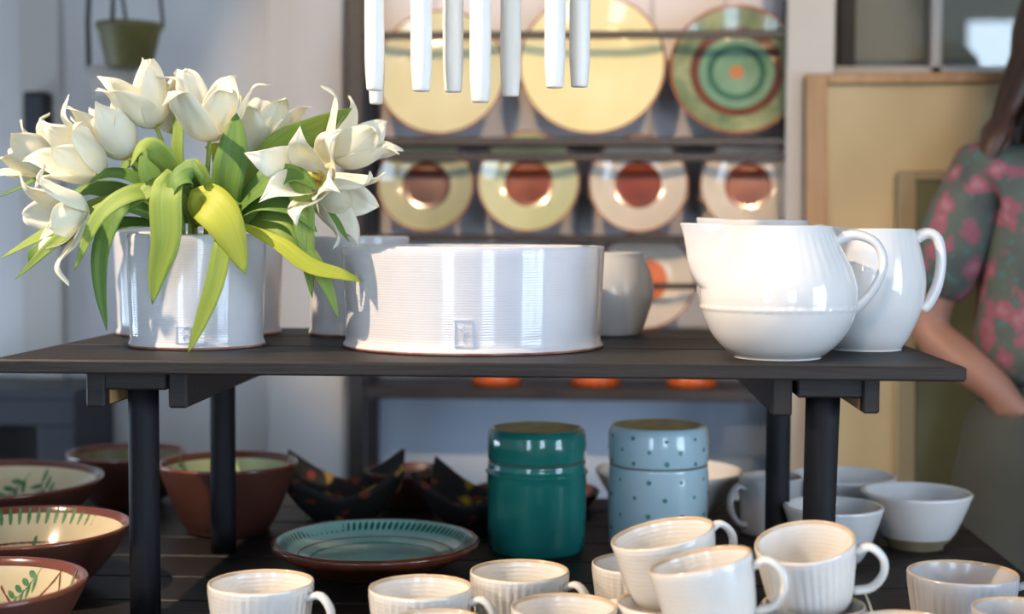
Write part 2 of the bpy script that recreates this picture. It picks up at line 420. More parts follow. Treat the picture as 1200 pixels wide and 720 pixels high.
tube('wire', [(rt * .97, 0, hh * .9), (rt * .5, -.05, hh + .25), (-.02, 0, R['h'] - pc.z)], .004, 'wire', t, 6)

# dark stove / mantel lower left
t = thing('fireplace_surround', (atX(-40, 3.15), 3.15, 0), 'dark blue-grey fireplace surround with black opening at far left', 'fireplace')
x0, x1 = atX(-150, 3.15) - atX(-40, 3.15), atX(86, 3.15) - atX(-40, 3.15)
ztop = atY(40, 456, 3.15).z; xo0, xo1 = atX(-118, 3.15) - atX(-40, 3.15), atX(42, 3.15) - atX(-40, 3.15); zo = atY(20, 499, 3.15).z
box('mantel_shelf', x0 - .02, x1 + .01, -.02, YB - 3.155, ztop - .02, ztop, 'stove', t)
box('lintel', x0, x1, 0, YB - 3.155, zo, ztop - .02, 'stove', t)
box('jamb', x0, xo0, 0, YB - 3.155, 0, zo, 'stove', t); box('jamb', xo1, x1, 0, YB - 3.155, 0, zo, 'stove', t)
box('firebox', xo0, xo1, .18, YB - 3.155, 0, zo, 'black', t, 0)

# leaning wooden frame with pale board
t = thing('leaning_frame', (atX(958, 3.18), 3.2, 0), 'large pale board in a light wood frame leaning behind the jugs', 'frame')
LX = 1.02; zt0 = atY(960, 93, 3.2).z
fr = [box('frame_side', 0 - .022, .022, -.02, .012, .02, zt0, 'frame_wood', t), box('frame_side', LX - .022, LX + .022, -.02, .012, .02, zt0, 'frame_wood', t),
      box('frame_top', .022, LX - .022, -.02, .012, zt0 - .022, zt0, 'frame_wood', t), box('frame_bottom', .022, LX - .022, -.02, .012, .02, .064, 'frame_wood', t),
      box('board', .022, LX - .022, -.004, .006, .064, zt0 - .022, 'canvas', t, 0)]
t.rotation_euler = (math.radians(-3.5), math.radians(-.5), 0)
t.location = (atX(962, 3.05), 2.99, 0.0)
t = thing('reflection_board', (atX(1128, 3.0), 2.96, 0), 'olive green reflection with pale edge, built as a board behind the person', 'reflection')  # thin panel whose colour stands in for a reflection
hz = atY(1070, 198, 3.0).z
box('board', -.09, .45, -.008, .004, .015, hz - .02, 'reflection_green', t)
box('edge_strip', -.128, -.09, -.012, .006, .015, hz, 'reflection_edge', t); box('edge_strip', -.09, .45, -.012, .006, hz - .02, hz, 'reflection_edge', t)
t.rotation_euler = (math.radians(-3.5), 0, 0)

# ------------------------------------------------------------------ plate rack
XL, XR = atX(408, 3.13), atX(918, 3.13)
rack = thing('plate_rack', (XL, 3.12, 0), 'dark wooden plate rack with rails standing against the wall', 'plate rack')
RW = XR - XL + .055
def zpx(py, Y, px=600): return atY(px, py, Y).z
for x in (0, RW - .035): box('post', x, x + .036, 0, .035, 0, 2.2, 'rack_wood', rack)
for x in (0, RW - .035): box('back_post', x, x + .036, .2, .235, 0, 2.2, 'rack_wood', rack)
SH = {1: (zpx(171, 3.13), zpx(161, 3.13)), 2: (zpx(283, 3.13), zpx(275, 3.13)), 3: (zpx(397, 3.13), zpx(389, 3.13)), 4: (zpx(469, 3.12), zpx(455, 3.12))}
for k, (a, b) in SH.items(): box('shelf', .0361, RW - .0352, .002, .2, a, b, 'rack_wood', rack)
box('shelf', .0361, RW - .0352, .002, .2, 1.98, 2.0, 'rack_wood', rack)
for y0, y1 in ((37, 46), (180, 189), (331, 338)):
    box('guard_rail', .0361, RW - .0352, .0, .014, zpx(y1, 3.13), zpx(y0, 3.13), 'rack_wood', rack)
# pale board panel closing its back: planks
nb = 6
for i in range(nb):
    w0 = (RW) / nb
    box('back_plank', i * w0 + .001, (i + 1) * w0 - .001, .237, .25, .88, 2.2, 'back_paint', rack)

def plate(px, pyc, rpx, shelf, segs, label, lean=None, Yb=3.29, group='plates on the rack', depth=.03, nm='wall_plate'):
    """segs: list of (outer radius fraction, material) from the rim inwards"""
    zb = SH[shelf][1]
    Y = 3.24
    r = rpx / F * Y
    x = atX(px, Y)
    mats = []
    prof = [(0, 0.0), (r * .55, 0.0), (r * .6, .004), (r * .97, depth * .95), (r, depth)]
    sm = [0, 0, 0, 0]
    mats = ['terracotta']
    fr = [1.0] + [s[0] for s in segs]
    def zin(q):
        q = min(1, q); return depth if q > .985 else .007 + (depth - .007) * max(0, (q - .52) / .465) ** 1.25
    for i, (fo, mm) in enumerate(segs):
        if mm not in mats: mats.append(mm)
        fi = segs[i + 1][0] if i + 1 < len(segs) else 0
        for k in range(1, 5):
            q = fo + (fi - fo) * k / 4
            prof.append((max(0, r * q), zin(q))); sm.append(mats.index(mm))
    t = thing(nm, (x, Y, zb), label, 'plate', group)
    o = lathe('dish', prof, mats, t, 72, None, sm)
    # stand on edge, leaning back
    la = math.radians(lean or (13 if shelf == 1 else 8))
    o.rotation_euler = (PI / 2 - la, 0, 0)
    o.location = (0, -.03, r * math.cos(la) + .001)
    return t
RIM = (1.0, 'rim_brown')
plate(519, 86, 75, 1, [RIM, (.965, 'straw_glaze'), (.62, 'straw_glaze')], 'straw-yellow plate behind the hanging candles, leftmost on top rail')
plate(692, 84, 84, 1, [RIM, (.97, 'yellow_glaze'), (.6, 'yellow_glaze')], 'largest bright yellow plate on the top rack shelf')
plate(858, 90, 77, 1, [RIM, (.95, 'green_plate'), (.69, 'ring_brown'), (.56, 'green_ring'), (.44, 'dark_green'), (.34, 'green_ring'), (.11, 'dot_tan')], 'mottled green plate with red-brown ring, rightmost on top rack shelf')
plate(502, 221, 56, 2, [RIM, (.96, 'sage_glaze'), (.5, 'rust_dark')], 'sage plate with dark red-brown centre, leftmost of the middle row')
plate(620, 221, 59, 2, [RIM, (.96, 'lime_glaze'), (.47, 'rust')], 'lime green plate with rust centre in the middle row')
plate(746, 221, 57, 2, [RIM, (.96, 'milk_glaze'), (.48, 'rust')], 'cream plate with rust centre, third of the middle row')
plate(873, 221, 56, 2, [RIM, (.96, 'milk_glaze'), (.48, 'rust')], 'cream plate with rust centre, rightmost of the middle row')
plate(755, 330, 57, 3, [RIM, (.96, 'milk_glaze'), (.45, 'orange')], 'cream plate with orange centre behind the grey vase')
for px, lab in ((582, 'upturned orange bowl under the low white planter, left of three'), (698, 'upturned orange bowl, middle of three on the lowest rack shelf'), (811, 'upturned orange bowl, right of three on the lowest rack shelf')):
    Y = 3.2; r = 29 / F * Y
    t = thing('orange_bowl', (atX(px, Y), Y, SH[4][1]), lab, 'bowl', 'orange bowls on the lowest shelf')
    h = r * .95
    lathe('body', [(r * .9, 0), (r, .001), (r * .97, h * .35), (r * .78, h * .72), (r * .45, h * .93), (r * .42, h), (r * .36, h), (r * .34, h * .96), (0, h * .96)], 'orange', t, 40)

# ------------------------------------------------------------------ lower table
TZ = 0.75
TX0, TX1, TY0, TY1 = -1.28, 0.64, 1.24, 2.70
tb = thing('display_table', (-.3, 1.95, 0), 'low black-stained plank table carrying the bench and crockery', 'table')
npl = 11; pw = (TY1 - TY0) / npl
for i in range(npl):
    box('plank', TX0 + .3, TX1 + .3, TY0 + i * pw + .002 - 1.95, TY0 + (i + 1) * pw - .002 - 1.95, TZ - .028, TZ, 'table_wood', tb, .0025)
for sx in (TX0 + .36, TX1 + .18):
    for sy in (TY0 - 1.95 + .06, TY1 - 1.95 - .12):
        box('leg', sx, sx + .06, sy, sy + .06, 0, TZ - .03, 'table_wood', tb)
box('apron', TX0 + .36, TX1 + .24, TY0 - 1.95 + .07, TY0 - 1.95 + .095, TZ - .11, TZ - .03, 'table_wood', tb)
box('apron', TX0 + .36, TX1 + .24, TY1 - 1.95 - .095, TY1 - 1.95 - .07, TZ - .11, TZ - .03, 'table_wood', tb)

# ------------------------------------------------------------------ bench on the table
BZ = 1.09
BX0, BX1 = -0.734, 0.445
bn = thing('display_bench', (-.15, 2.0, TZ), 'small black wooden bench standing on the table, carrying tulips and jugs', 'bench')
def bb(nm, x0, x1, y0, y1, z0, z1, m='bench_wood', bev=.0025):
    return box(nm, x0 + .15, x1 + .15, y0 - 2.0, y1 - 2.0, z0 - TZ, z1 - TZ, m, bn, bev)
for (a, b, dx) in ((1.735, 1.966, 0), (1.972, 2.148, .0), (2.154, 2.335, .0)):
    bb('plank', BX0 + dx, BX1 - dx, a, b, BZ - .0175, BZ)
zt = BZ - .018
def xs(px, Y): return atX(px, Y)
# battens under each end (front ends), cross blocks and turned posts
for (p0, p1, zb, raw) in ((99, 121, .046, True), (196, 218, .046, False), (906, 930, .048, False), (1013, 1033, .044, True)):
    b = bb('batten', xs(p0, 1.78), xs(p1, 1.78), 1.78, 2.30, zt - zb, zt)
    if raw:
        s = 1 if p0 < 500 else -1
        xe = xs(p1, 1.78) if s > 0 else xs(p0, 1.78)
        box('raw_edge', min(xe, xe + s * .0015) + .15, max(xe, xe + s * .0015) + .15, 1.80 - 2, 2.28 - 2, zt - zb + .003 - TZ, zt - zb + .022 - TZ, 'raw_wood', b, 0).matrix_parent_inverse = Matrix.Identity(4)
bb('cross_block', xs(121, 1.79), xs(196, 1.79), 1.785, 1.87, zt - .024, zt)
bb('cross_block', xs(935, 1.79), xs(1013, 1.79), 1.785, 1.87, zt - .026, zt)
bb('cross_block', xs(121, 1.79), xs(196, 1.79), 2.17, 2.25, zt - .024, zt)
bb('cross_block', xs(930, 1.79), xs(1013, 1.79), 2.17, 2.25, zt - .026, zt)
def post(xt, yt, xb, yb, r0, r1):
    pts = cr([(xt + .15, yt - 2, zt - .022 - TZ), ((xt + xb) / 2 + .15, (yt + yb) / 2 - 2, .15), (xb + .15, yb - 2, 0.0)], 8)
    tube('post', pts, [r0 + (r1 - r0) * i / 7 for i in range(8)], 'bench_post', bn, 24)
post(xs(167, 1.83), 1.83, xs(167, 1.83), 1.83, .0195, .0195)
post(xs(260, 2.2), 2.2, xs(260, 2.2), 2.2, .0195, .0195)
post(xs(966, 1.83), 1.83, xs(961, 1.83), 1.83, .0215, .0195)
post(xs(914, 2.2), 2.2, xs(914, 2.2), 2.2, .0185, .0185)

# ------------------------------------------------------------------ pots and vessels on the bench
def wob(a, k=3, ph=0.0):
    return lambda th, i, r, z: (a * math.sin(k * th + ph) * (1 if r > .01 else 0), 0)
def cyl_prof(rb, rt, h, th=.005, flare=.003, bulge=0.0):
    p = [(0, .001), (rb - .004, .0), (rb + flare * .6, .0006), (rb + flare, .004), (rb + flare * .5, .007), (rb, .011)]
    for k in range(1, 12):
        u = k / 12; p.append((rb + (rt - rb) * u + bulge * math.sin(PI * u), .011 + (h - .015) * u))
    p += [(rt, h - .003), (rt - .001, h - .0007), (rt - th * .5, h), (rt - th + .0006, h - .001), (rt - th, h - .005)]
    for k in range(1, 7):
        u = k / 6; p.append((rt - th + (rb - rt) * u, h - .005 - (h - .013) * u))
    p.append((0, .008))
    return p
def stamp(parent, r, ang, z0, w, h, name='stamp'):
    """raised square potter's stamp lying on a cylinder of radius r, facing angle ang"""
    v, f = [], []
    def strip(u0, u1, a0, a1, d=.0011):
        n = 4; b = len(v)
        for i in range(n + 1):
            u = u0 + (u1 - u0) * i / n
            th = ang + u / r
            for (zz, rr) in ((a0, r - .001), (a0, r + d), (a1, r + d), (a1, r - .001)):
                v.append((rr * math.cos(th), rr * math.sin(th), zz))
        for i in range(n):
            for k in range(4):
                f.append((b + i * 4 + k, b + (i + 1) * 4 + k, b + (i + 1) * 4 + (k + 1) % 4, b + i * 4 + (k + 1) % 4))
        f.append((b, b + 1, b + 2, b + 3)); e = b + n * 4; f.append((e + 3, e + 2, e + 1, e))
    e = .0013
    strip(-w / 2, w / 2, z0, z0 + e); strip(-w / 2, w / 2, z0 + h - e, z0 + h)
    strip(-w / 2, -w / 2 + e, z0 + e, z0 + h - e); strip(w / 2 - e, w / 2, z0 + e, z0 + h - e)
    strip(-.0006, .0006, z0 + h * .2, z0 + h * .8, .0008); strip(0, w * .22, z0 + h * .5, z0 + h * .56, .0008); strip(-w * .2, 0, z0 + h * .64, z0 + h * .7, .0008)
    return mesh(name, v, f, 'stamp_line', parent, False)
M['stamp_line'] = mat('stamp_line', srgb(206, 204, 212), 0.15)

VG = ['white_glaze', 'clay']
def clayseg(prof): return [1 if i < 3 else 0 for i in range(len(prof) - 1)]
# front flower pot
POT = Vector((atX(231, 1.965), 1.965, BZ))
rP, hP = 81 / F * 1.965, 0.1535
tp = thing('flower_pot', POT, 'white glazed pot with square stamp holding the tulips', 'pot', 'white glazed planters on the bench')
pr = cyl_prof(rP * .955, rP, hP)
lathe('body', pr, VG, tp, 96, wob(.0007, 2, .5), clayseg(pr))
ang = math.atan2(-POT.y, -POT.x) 
stamp(tp, rP * .96, ang + (-17 / F * 1.965) / (rP), .010, .0195, .0225)
lathe('soil', [(rP - .0062, hP * .6), (rP * .5, hP * .63), (0, hP * .62)], 'soil', tp, 40)
# big pot behind
t = thing('flower_pot', (atX(234, 2.2), 2.2, BZ), 'wider white pot standing directly behind the tulip pot', 'pot', 'white glazed planters on the bench')
pr = cyl_prof(.122, .127, .156)
lathe('body', pr, VG, t, 96, wob(.0008, 2), clayseg(pr))
# third pot
t = thing('flower_pot', (atX(420, 2.2), 2.2, BZ), 'shaded white pot half hidden behind left end of the low planter', 'pot', 'white glazed planters on the bench')
pr = cyl_prof(.073, .0775, .150)
lathe('body', pr, VG, t, 96, wob(.0006, 2), clayseg(pr))
# low wide planter
Yv = 1.998; Vx = atX(555, Yv)
rV = 153 / F * Yv
t = thing('low_planter', (Vx, Yv, BZ), 'wide low white round planter with rectangular stamp and clay foot edge', 'planter')
pr = cyl_prof(rV * .972, rV, .139, .006, .005)
lathe('body', pr, VG, t, 128, wob(.0012, 2, .8), clayseg(pr))
ang = math.atan2(-Yv, -Vx)
stamp(t, rV * .978, ang - (13 / F * 1.82) / rV, .013, .0235, .034)
# grey vase
t = thing('grey_vase', (atX(714, 2.25), 2.25, BZ), 'rounded greyish vase right behind the low white planter', 'vase')
h = .125
pr = [(0, 0), (.046, 0), (.050, .003), (.060, .03), (.068, .058), (.0675, .08), (.060, .105), (.0535, .119), (.052, h), (.050, h + .0008), (.048, h - .001), (.0565, .103), (.063, .07), (.055, .03), (.045, .008), (0, .008)]
pr = [q for q in cr(pr[1:], 60)]
lathe('body', [(0, 0)] + pr, 'grey_glaze', t, 72, wob(.0007, 2))

# jugs
def handle_pts(p, n=22): return cr(p, n)
def jug(name, px, Y, label, prof, n, A, sp_dir, h_sp, hpts, hrad, fl, rz, m='white_smooth', beads=None):
    t = thing(name, (atX(px, Y), Y, BZ), label, 'jug', 'white jugs on the bench', rz)
    h = max(z for r, z in prof)
    pr = cr(prof, 220)
    pr = [(max(r, 0), z) for r, z in pr]; pr[0] = (0, pr[0][1]); pr[-1] = (0, pr[-1][1])
    top = max(range(len(pr)), key=lambda i: pr[i][1])
    def mod(th, i, r, z):
        dr = .0006 * math.sin(2 * th + 1)
        outer = i <= top
        if fl and outer and z > h * .55:
            k = min(1, (z - h * .55) / (h * .12)) * max(0, min(1, (h * .97 - z) / (h * .05)))
            dr += fl * k * math.cos(44 * th)
        if beads and outer:
            k = math.exp(-((z - beads) / .0022) ** 2); dr += .0022 * k * (.3 + .7 * abs(math.cos(22 * th)))
        dz = 0
        if A:
            d = (th - sp_dir + PI) % (2 * PI) - PI
            g = max(0, (z - h_sp) / (h - h_sp)) if h > h_sp else 0
            if i > top: g = max(0, g - .06)
            wdt = .30 - .06 * g
            dr += A * g ** .85 * math.exp(-(abs(d) / wdt) ** 2.0)
            dz = .003 * g * math.exp(-(d / .3) ** 2)
        return dr, dz
    lathe('body', pr, m, t, n, mod)
    v, f = tube_data(handle_pts(hpts), [q * .58 for q in hrad] if isinstance(hrad, list) else hrad * .58, 12, 1.75, Vector((0, 1, 0)))
    mesh('handle', v, f, m, t)
    return t
s = 1.84 / F
fj = [(0, 0), (.050, 0), (.054, .002), (.070, .014), (.084, .031), (.0945, .053), (.0985, .075), (.0965, .096), (.0885, .117), (.079, .135), (.072, .150), (.0685, .160), (.0672, .1655), (.0655, .1668), (.064, .165), (.071, .145), (.083, .12), (.091, .09), (.09, .065), (.075, .03), (.05, .009), (0, .007)]
jug('pouring_jug', 912, 1.85, 'round white jug with long spout and beaded band at the bench front', fj, 176, .058, PI, .088,
    [(.068, -.004, .148), (.092, -.012, .156), (.117, -.018, .146), (.127, -.02, .122), (.118, -.018, .092), (.1, -.012, .068), (.086, -.006, .058)], [.0135 - .004 * math.sin(PI * i / 21) for i in range(22)], .00035, 0.03, beads=.064)
rj = [(0, 0), (.044, 0), (.0475, .003), (.058, .02), (.0715, .05), (.077, .078), (.0775, .1), (.072, .13), (.066, .15), (.063, .161), (.0615, .1635), (.060, .1635), (.0585, .161), (.067, .13), (.072, .09), (.068, .05), (.05, .012), (0, .008)]
jug('white_jug', 1015, 1.99, 'plain white jug with strap handle, rightmost on the bench', rj, 128, .03, PI * .72, .1,
    [(.062, 0, .150), (.078, -.001, .158), (.092, -.002, .150), (.097, -.002, .122), (.093, -.002, .09), (.083, -.001, .066), (.074, 0, .056)], [.0155 - .003 * math.sin(PI * i / 21) for i in range(22)], .0003, -.12)
bj = [(r * .96, z * 1.055) for r, z in fj]
jug('pouring_jug', 893, 2.13, 'white jug hidden behind the round jug, only its rim showing', bj, 128, .034, PI, .1,
    [(.066, .004, .156), (.088, .012, .164), (.105, .02, .15), (.11, .02, .122), (.1, .014, .08), (.08, .006, .062)], .011, 0, 0.15)

# ------------------------------------------------------------------ tulips
def ribbon(name, pts, width, m, parent, nrm, n=22, fold=.25, wave=0.0, tipsharp=.9, base=.35, twist=0.0, origin=None, peak=.42):
    """leaf: centreline points, max width, rough facing direction nrm"""
    P = [Vector(p) for p in cr(pts, n)]
    nrm = Vector(nrm).normalized(); v, f = [], []; K = 5
    ph = random.random() * 6; twist += random.uniform(-.5, .5); wave = wave or .05
    for i, p in enumerate(P):
        t = i / (n - 1)
        d = (P[min(i + 1, n - 1)] - P[max(i - 1, 0)]).normalized()
        s = d.cross(nrm)
        if s.length < .15: s = d.cross(Vector((nrm.z, nrm.x, nrm.y)) + Vector((.1, .2, .3)))
        s.normalize(); q = s.cross(d).normalized()
        a = twist * (t - .3); s, q = s * math.cos(a) + q * math.sin(a), q * math.cos(a) - s * math.sin(a)
        w = base + (1 - base) * math.sin(min(1, t / peak) * PI / 2) if t < peak else max(0.0, 1 - ((t - peak) / (1 - peak)) ** 1.9) ** tipsharp
        w *= width / 2
        for k in range(K):
            u = -1 + 2 * k / (K - 1)
            v.append(p + s * (u * w) + q * (fold * w * (u * u) + wave * width * math.sin(9 * t + ph) * abs(u) * (1 - t)) - (origin or Vector()))
    for i in range(n - 1):
        for k in range(K - 1):
            a = i * K + k; f.append((a, a + 1, a + 1 + K, a + K))
    o = mesh(name, v, f, m, parent)
    uv = o.data.uv_layers.new(name='UVMap')
    for lp in o.data.loops:
        i_, k_ = divmod(lp.vertex_index, K); uv.data[lp.index].uv = (k_ / (K - 1), i_ / (n - 1) + ph)
    so = o.modifiers.new('thick', 'SOLIDIFY'); so.thickness = .0008
    return o

def petal_mesh(o, W_, L, seed, inner, reflex):
    rnd = random.Random(seed); nT, nU = 18, 9
    k = L / .085; e = .004 if inner else 0
    c = [(.003, 0), (.017 + .005 * o - e, .010), (.0255 + .008 * o - e, .030), (.0255 + .015 * o - e, .050), (.0235 + .025 * o - e, .068), (.024 + (.026 + reflex) * o, .085 - .010 * o * reflex / .01)]
    C = cr([(a * k, b * k) for a, b in c], nT)
    v, f = [], []; wp = rnd.uniform(0, 6); sk = rnd.uniform(-.15, .15)
    WP = cr([(.3,), (.7,), (.95,), (1.02,), (.95,), (.76,), (.48,), (.2,), (.0,)], nT)
    for i, (r, z) in enumerate(C):
        t = i / (nT - 1)
        w = W_ * WP[i][0]
        re = max(r, .016)
        for j in range(nU):
            u = -1 + 2 * j / (nU - 1)
            ph = u * w / re + sk * t
            rr = r + .0042 * math.sin(4.5 * u + wp + 7 * t) * t * abs(u) + .0012 * math.cos(9 * u + wp) * t + .0018 * math.exp(-(u / .22) ** 2) * (1 - t) + (.004 * t * u * u if t > .5 else 0)
            v.append((rr * math.cos(ph), rr * math.sin(ph), z + .0015 * math.sin(4 * u + wp) * t))
    for i in range(nT - 1):
        for j in range(nU - 1):
            a = i * nU + j; f.append((a, a + 1, a + 1 + nU, a + nU))
    return v, f, nT, nU

def tulip(label, base, tip, Y0, Y1, open_, size, stem_pts, leaves, reflex=.02, spin=0.0, sd=0, Wd=.029):
    """base/tip pixels of the flower cup with depths Y0, Y1; stem_pts pixel path; leaves list"""
    A = atY(base[0], base[1], Y0); B = atY(tip[0], tip[1], Y1)
    ax = (B - A).normalized()
    foot = POT + Vector(((A.x - POT.x) * .22, (A.y - POT.y) * .3, hP * .62))
    t = thing('tulip', foot, label, 'tulip', 'white tulips in the front pot')
    path = [foot] + [atY(x, y, yy) for x, y, yy in stem_pts] + [A + ax * .002]
    P = cr([tuple(q - foot) for q in path], 24)
    tube('stem', P, [.0036 - .0006 * i / 23 for i in range(24)], 'stem', t, 8)
    q = ax.to_track_quat('Z', 'Y') @ Quaternion((0, 0, 1), spin)
    for k in range(6):
        inner = k % 2
        rnd = random.Random(sd * 13 + k)
        oo = max(0.0, open_ * (1 - .25 * inner) + rnd.uniform(-.25, .4))
        v, f, nT, nU = petal_mesh(oo, Wd * rnd.uniform(.92, 1.1), 1.12 * size * rnd.uniform(.92, 1.08), sd * 31 + k, inner, reflex)
        rot = q @ Quaternion((0, 0, 1), k * PI / 3 + rnd.uniform(-.2, .2)) @ Quaternion((0, 1, 0), rnd.uniform(-.1, .14))
        me = mesh('petal', v, f, ['petal', 'petal_base'], t, True, [1 if i // (nU - 1) < 2 else 0 for i in range(len(f))])
        me.rotation_mode = 'QUATERNION'; me.rotation_quaternion = rot; me.location = A - foot
        so = me.modifiers.new('thick', 'SOLIDIFY'); so.thickness = .0007
        ss = me.modifiers.new('smooth', 'SUBSURF'); ss.levels = 1; ss.render_levels = 1
    pv, pf = tube_data([(0, 0, .002), (0, 0, .014), (0, 0, .026), (0, 0, .029)], [.003, .0036, .003, .0042], 8)
    o = mesh('pistil', pv, pf, 'petal_base', t); o.rotation_mode = 'QUATERNION'; o.rotation_quaternion = q; o.location = A - foot
    for L in leaves:
        pts, wpx, m, nrm = L[:4]; kw = L[4] if len(L) > 4 else {}
        P = [atY(x, y, yy) for x, y, yy in pts]
        ribbon('leaf', [tuple(p) for p in P], (1.2 if wpx < 35 else 1.0) * wpx / F * pts[len(pts) // 2][2], m, t, nrm, origin=foot, **kw)
    return t

G, GD, GL = 'leaf', 'leaf_dark', 'leaf_lime'
CAMN = (-.2, -1, .15); UPN = (0, -.5, 1); RN = (.7, -.8, .4); LN = (-.7, -.8, .4)
Y = 1.95
tulip('white tulip furthest left, tucked behind a larger bloom', (66, 202), (14, 168), 2.0, 1.98, .62, .072, [(190, 250, Y), (130, 222, 1.98)],
      [([(200, 262, 1.92), (130, 238, 1.90), (62, 270, 1.88), (0, 303, 1.86)], 19, G, (.2, -.8, .7)),
       ([(120, 215, 2.0), (60, 206, 1.98), (20, 222, 1.96), (-14, 236, 1.95)], 9, GD, (0, -.6, 1))], spin=.2, sd=1)
tulip('large open white tulip at left with petals spread over the rim of leaves', (124, 203), (60, 168), 1.93, 1.88, .72, .088, [(205, 250, Y), (165, 212, 1.94)],
      [([(205, 265, 1.9), (150, 238, 1.88), (80, 272, 1.86), (17, 328, 1.85)], 17, G, (.3, -.8, .6), dict(twist=.5)),
       ([(215, 262, Y), (165, 215, 1.92), (130, 205, 1.9), (104, 214, 1.89)], 26, GD, (.0, -.6, 1))], reflex=.02, spin=.5, sd=2)
tulip('upright white tulip bud with one pointed tall petal, left of the twin blooms', (152, 186), (112, 126), 1.95, 1.93, .36, .086, [(212, 250, Y), (180, 214, 1.95)],
      [([(212, 265, 1.9), (172, 226, 1.86), (120, 250, 1.84), (86, 318, 1.83)], 21, G, (-.2, -1, .6), dict(twist=.4)),
       ([(228, 262, 1.9), (205, 200, 1.88), (172, 172, 1.86), (152, 196, 1.85)], 24, G, (-.5, -.9, .3)),
       ([(205, 262, 1.93), (186, 226, 1.92), (174, 192, 1.92), (170, 162, 1.93)], 26, GD, (-.2, -1, 0), dict(base=.6))], reflex=.01, spin=.0, sd=3, Wd=.031)
tulip('drooping white tulip at lower left hanging over the pale wall', (104, 247), (46, 262), 1.88, 1.84, .75, .08, [(190, 256, 1.92), (145, 240, 1.9)],
      [([(195, 262, 1.9), (148, 240, 1.87), (121, 285, 1.86), (118, 335, 1.86), (125, 388, 1.86)], 21, GD, (-.3, -1, .1), dict(twist=.5)),
       ([(200, 262, 1.93), (150, 262, 1.91), (100, 272, 1.9), (45, 292, 1.89), (34, 310, 1.89)], 20, GD, (0, -.7, .7)),
       ([(215, 262, 1.96), (160, 236, 1.95), (110, 222, 1.95), (70, 238, 1.95)], 26, GD, (0, -.7, .7))], reflex=.02, spin=.9, sd=4)
tulip('white tulip leaning left at the top, in front of its twin', (184, 150), (157, 95), 1.96, 1.94, .45, .082, [(222, 250, Y), (200, 195, 1.96)],
      [([(235, 265, 1.9), (205, 215, 1.86), (196, 232, 1.835), (196, 280, 1.83), (186, 320, 1.84), (178, 357, 1.85)], 42, G, (-.1, -1, .1), dict(peak=.5)),
       ([(222, 262, 1.95), (210, 190, 1.93), (209, 150, 1.93), (208, 108, 1.94)], 14, G, (-.4, -1, 0), dict(base=.7))], reflex=.012, spin=.3, sd=5, Wd=.031)
tulip('white tulip at the top half hidden between two others', (206, 157), (196, 102), 2.0, 2.0, .3, .076, [(228, 250, Y), (212, 195, 1.99)],
      [([(230, 262, 2.0), (190, 220, 2.0), (160, 190, 2.0), (135, 205, 2.0)], 26, GD, (0, -.8, .6)),
       ([(240, 262, 1.9), (214, 225, 1.87), (180, 222, 1.86), (152, 244, 1.85)], 26, G, (-.2, -.8, .6))], spin=.8, sd=6, Wd=.031)
tulip('tallest open white tulip at the top centre of the bunch', (246, 166), (244, 96), 1.95, 1.93, .85, .092, [(244, 250, Y), (243, 205, 1.95)],
      [([(245, 262, 1.88), (240, 236, 1.845), (264, 262, 1.825), (288, 322, 1.83)], 50, GL, (.1, -1, .2), dict(base=.5, peak=.5, fold=.12)),
       ([(270, 262, 1.93), (268, 220, 1.91), (274, 175, 1.905), (277, 132, 1.91)], 42, GD, (-.15, -1, 0), dict(base=.5, peak=.5)),
       ([(252, 262, 1.88), (262, 278, 1.845), (254, 330, 1.835), (236, 378, 1.84), (220, 415, 1.85)], 23, G, (-.3, -1, .1), dict(peak=.45)),
       ([(255, 262, 1.97), (264, 215, 1.97), (258, 180, 1.97), (240, 172, 1.97)], 22, GL, (-.3, -1, 0))], reflex=.024, spin=.15, sd=7)
tulip('white tulip with flared petals behind the broad upright leaf', (300, 184), (318, 122), 2.02, 2.02, .75, .084, [(262, 250, Y), (285, 215, 2.0)],
      [([(270, 262, 2.0), (292, 215, 1.98), (330, 172, 1.97), (372, 150, 1.97), (413, 127, 1.97)], 34, G, (-.2, -.8, -.6), dict(peak=.55, base=.5)),
       ([(240, 262, 1.9), (236, 220, 1.88), (222, 200, 1.87), (204, 222, 1.86)], 28, G, (-.3, -.9, .4)),
       ([(248, 262, 1.9), (236, 228, 1.87), (226, 206, 1.85), (206, 214, 1.84), (198, 240, 1.84)], 30, GD, (-.5, -.9, .2))], spin=.5, sd=8)
tulip('white tulip furthest right, its pointed petals against the rack post', (392, 190), (436, 150), 1.98, 1.97, .7, .084, [(280, 250, Y), (330, 222, 1.96)],
      [([(285, 262, 1.9), (330, 205, 1.88), (352, 228, 1.87), (358, 285, 1.87), (366, 350, 1.88)], 23, G, (.1, -1, .2), dict(peak=.5)),
       ([(290, 262, Y), (340, 232, 1.93), (385, 252, 1.92), (410, 284, 1.92)], 13, GD, (.2, -.8, .6)),
       ([(262, 262, 1.92), (300, 225, 1.9), (340, 192, 1.9), (376, 204, 1.9)], 26, GD, (0, -.8, .5))], reflex=.018, spin=.2, sd=9)
tulip('wide open white tulip at right facing the viewer, yellow at its throat', (375, 210), (346, 196), 1.90, 1.835, .8, .08, [(275, 250, Y), (325, 232, 1.93)],
      [([(280, 262, 1.88), (325, 285, 1.855), (362, 312, 1.85), (400, 322, 1.86), (424, 330, 1.87)], 18, GL, (.1, -.8, .6)),
       ([(270, 258, 1.9), (310, 222, 1.875), (345, 205, 1.87), (372, 222, 1.87)], 24, GD, (0, -.7, .8))], reflex=.018, spin=.6, sd=10)
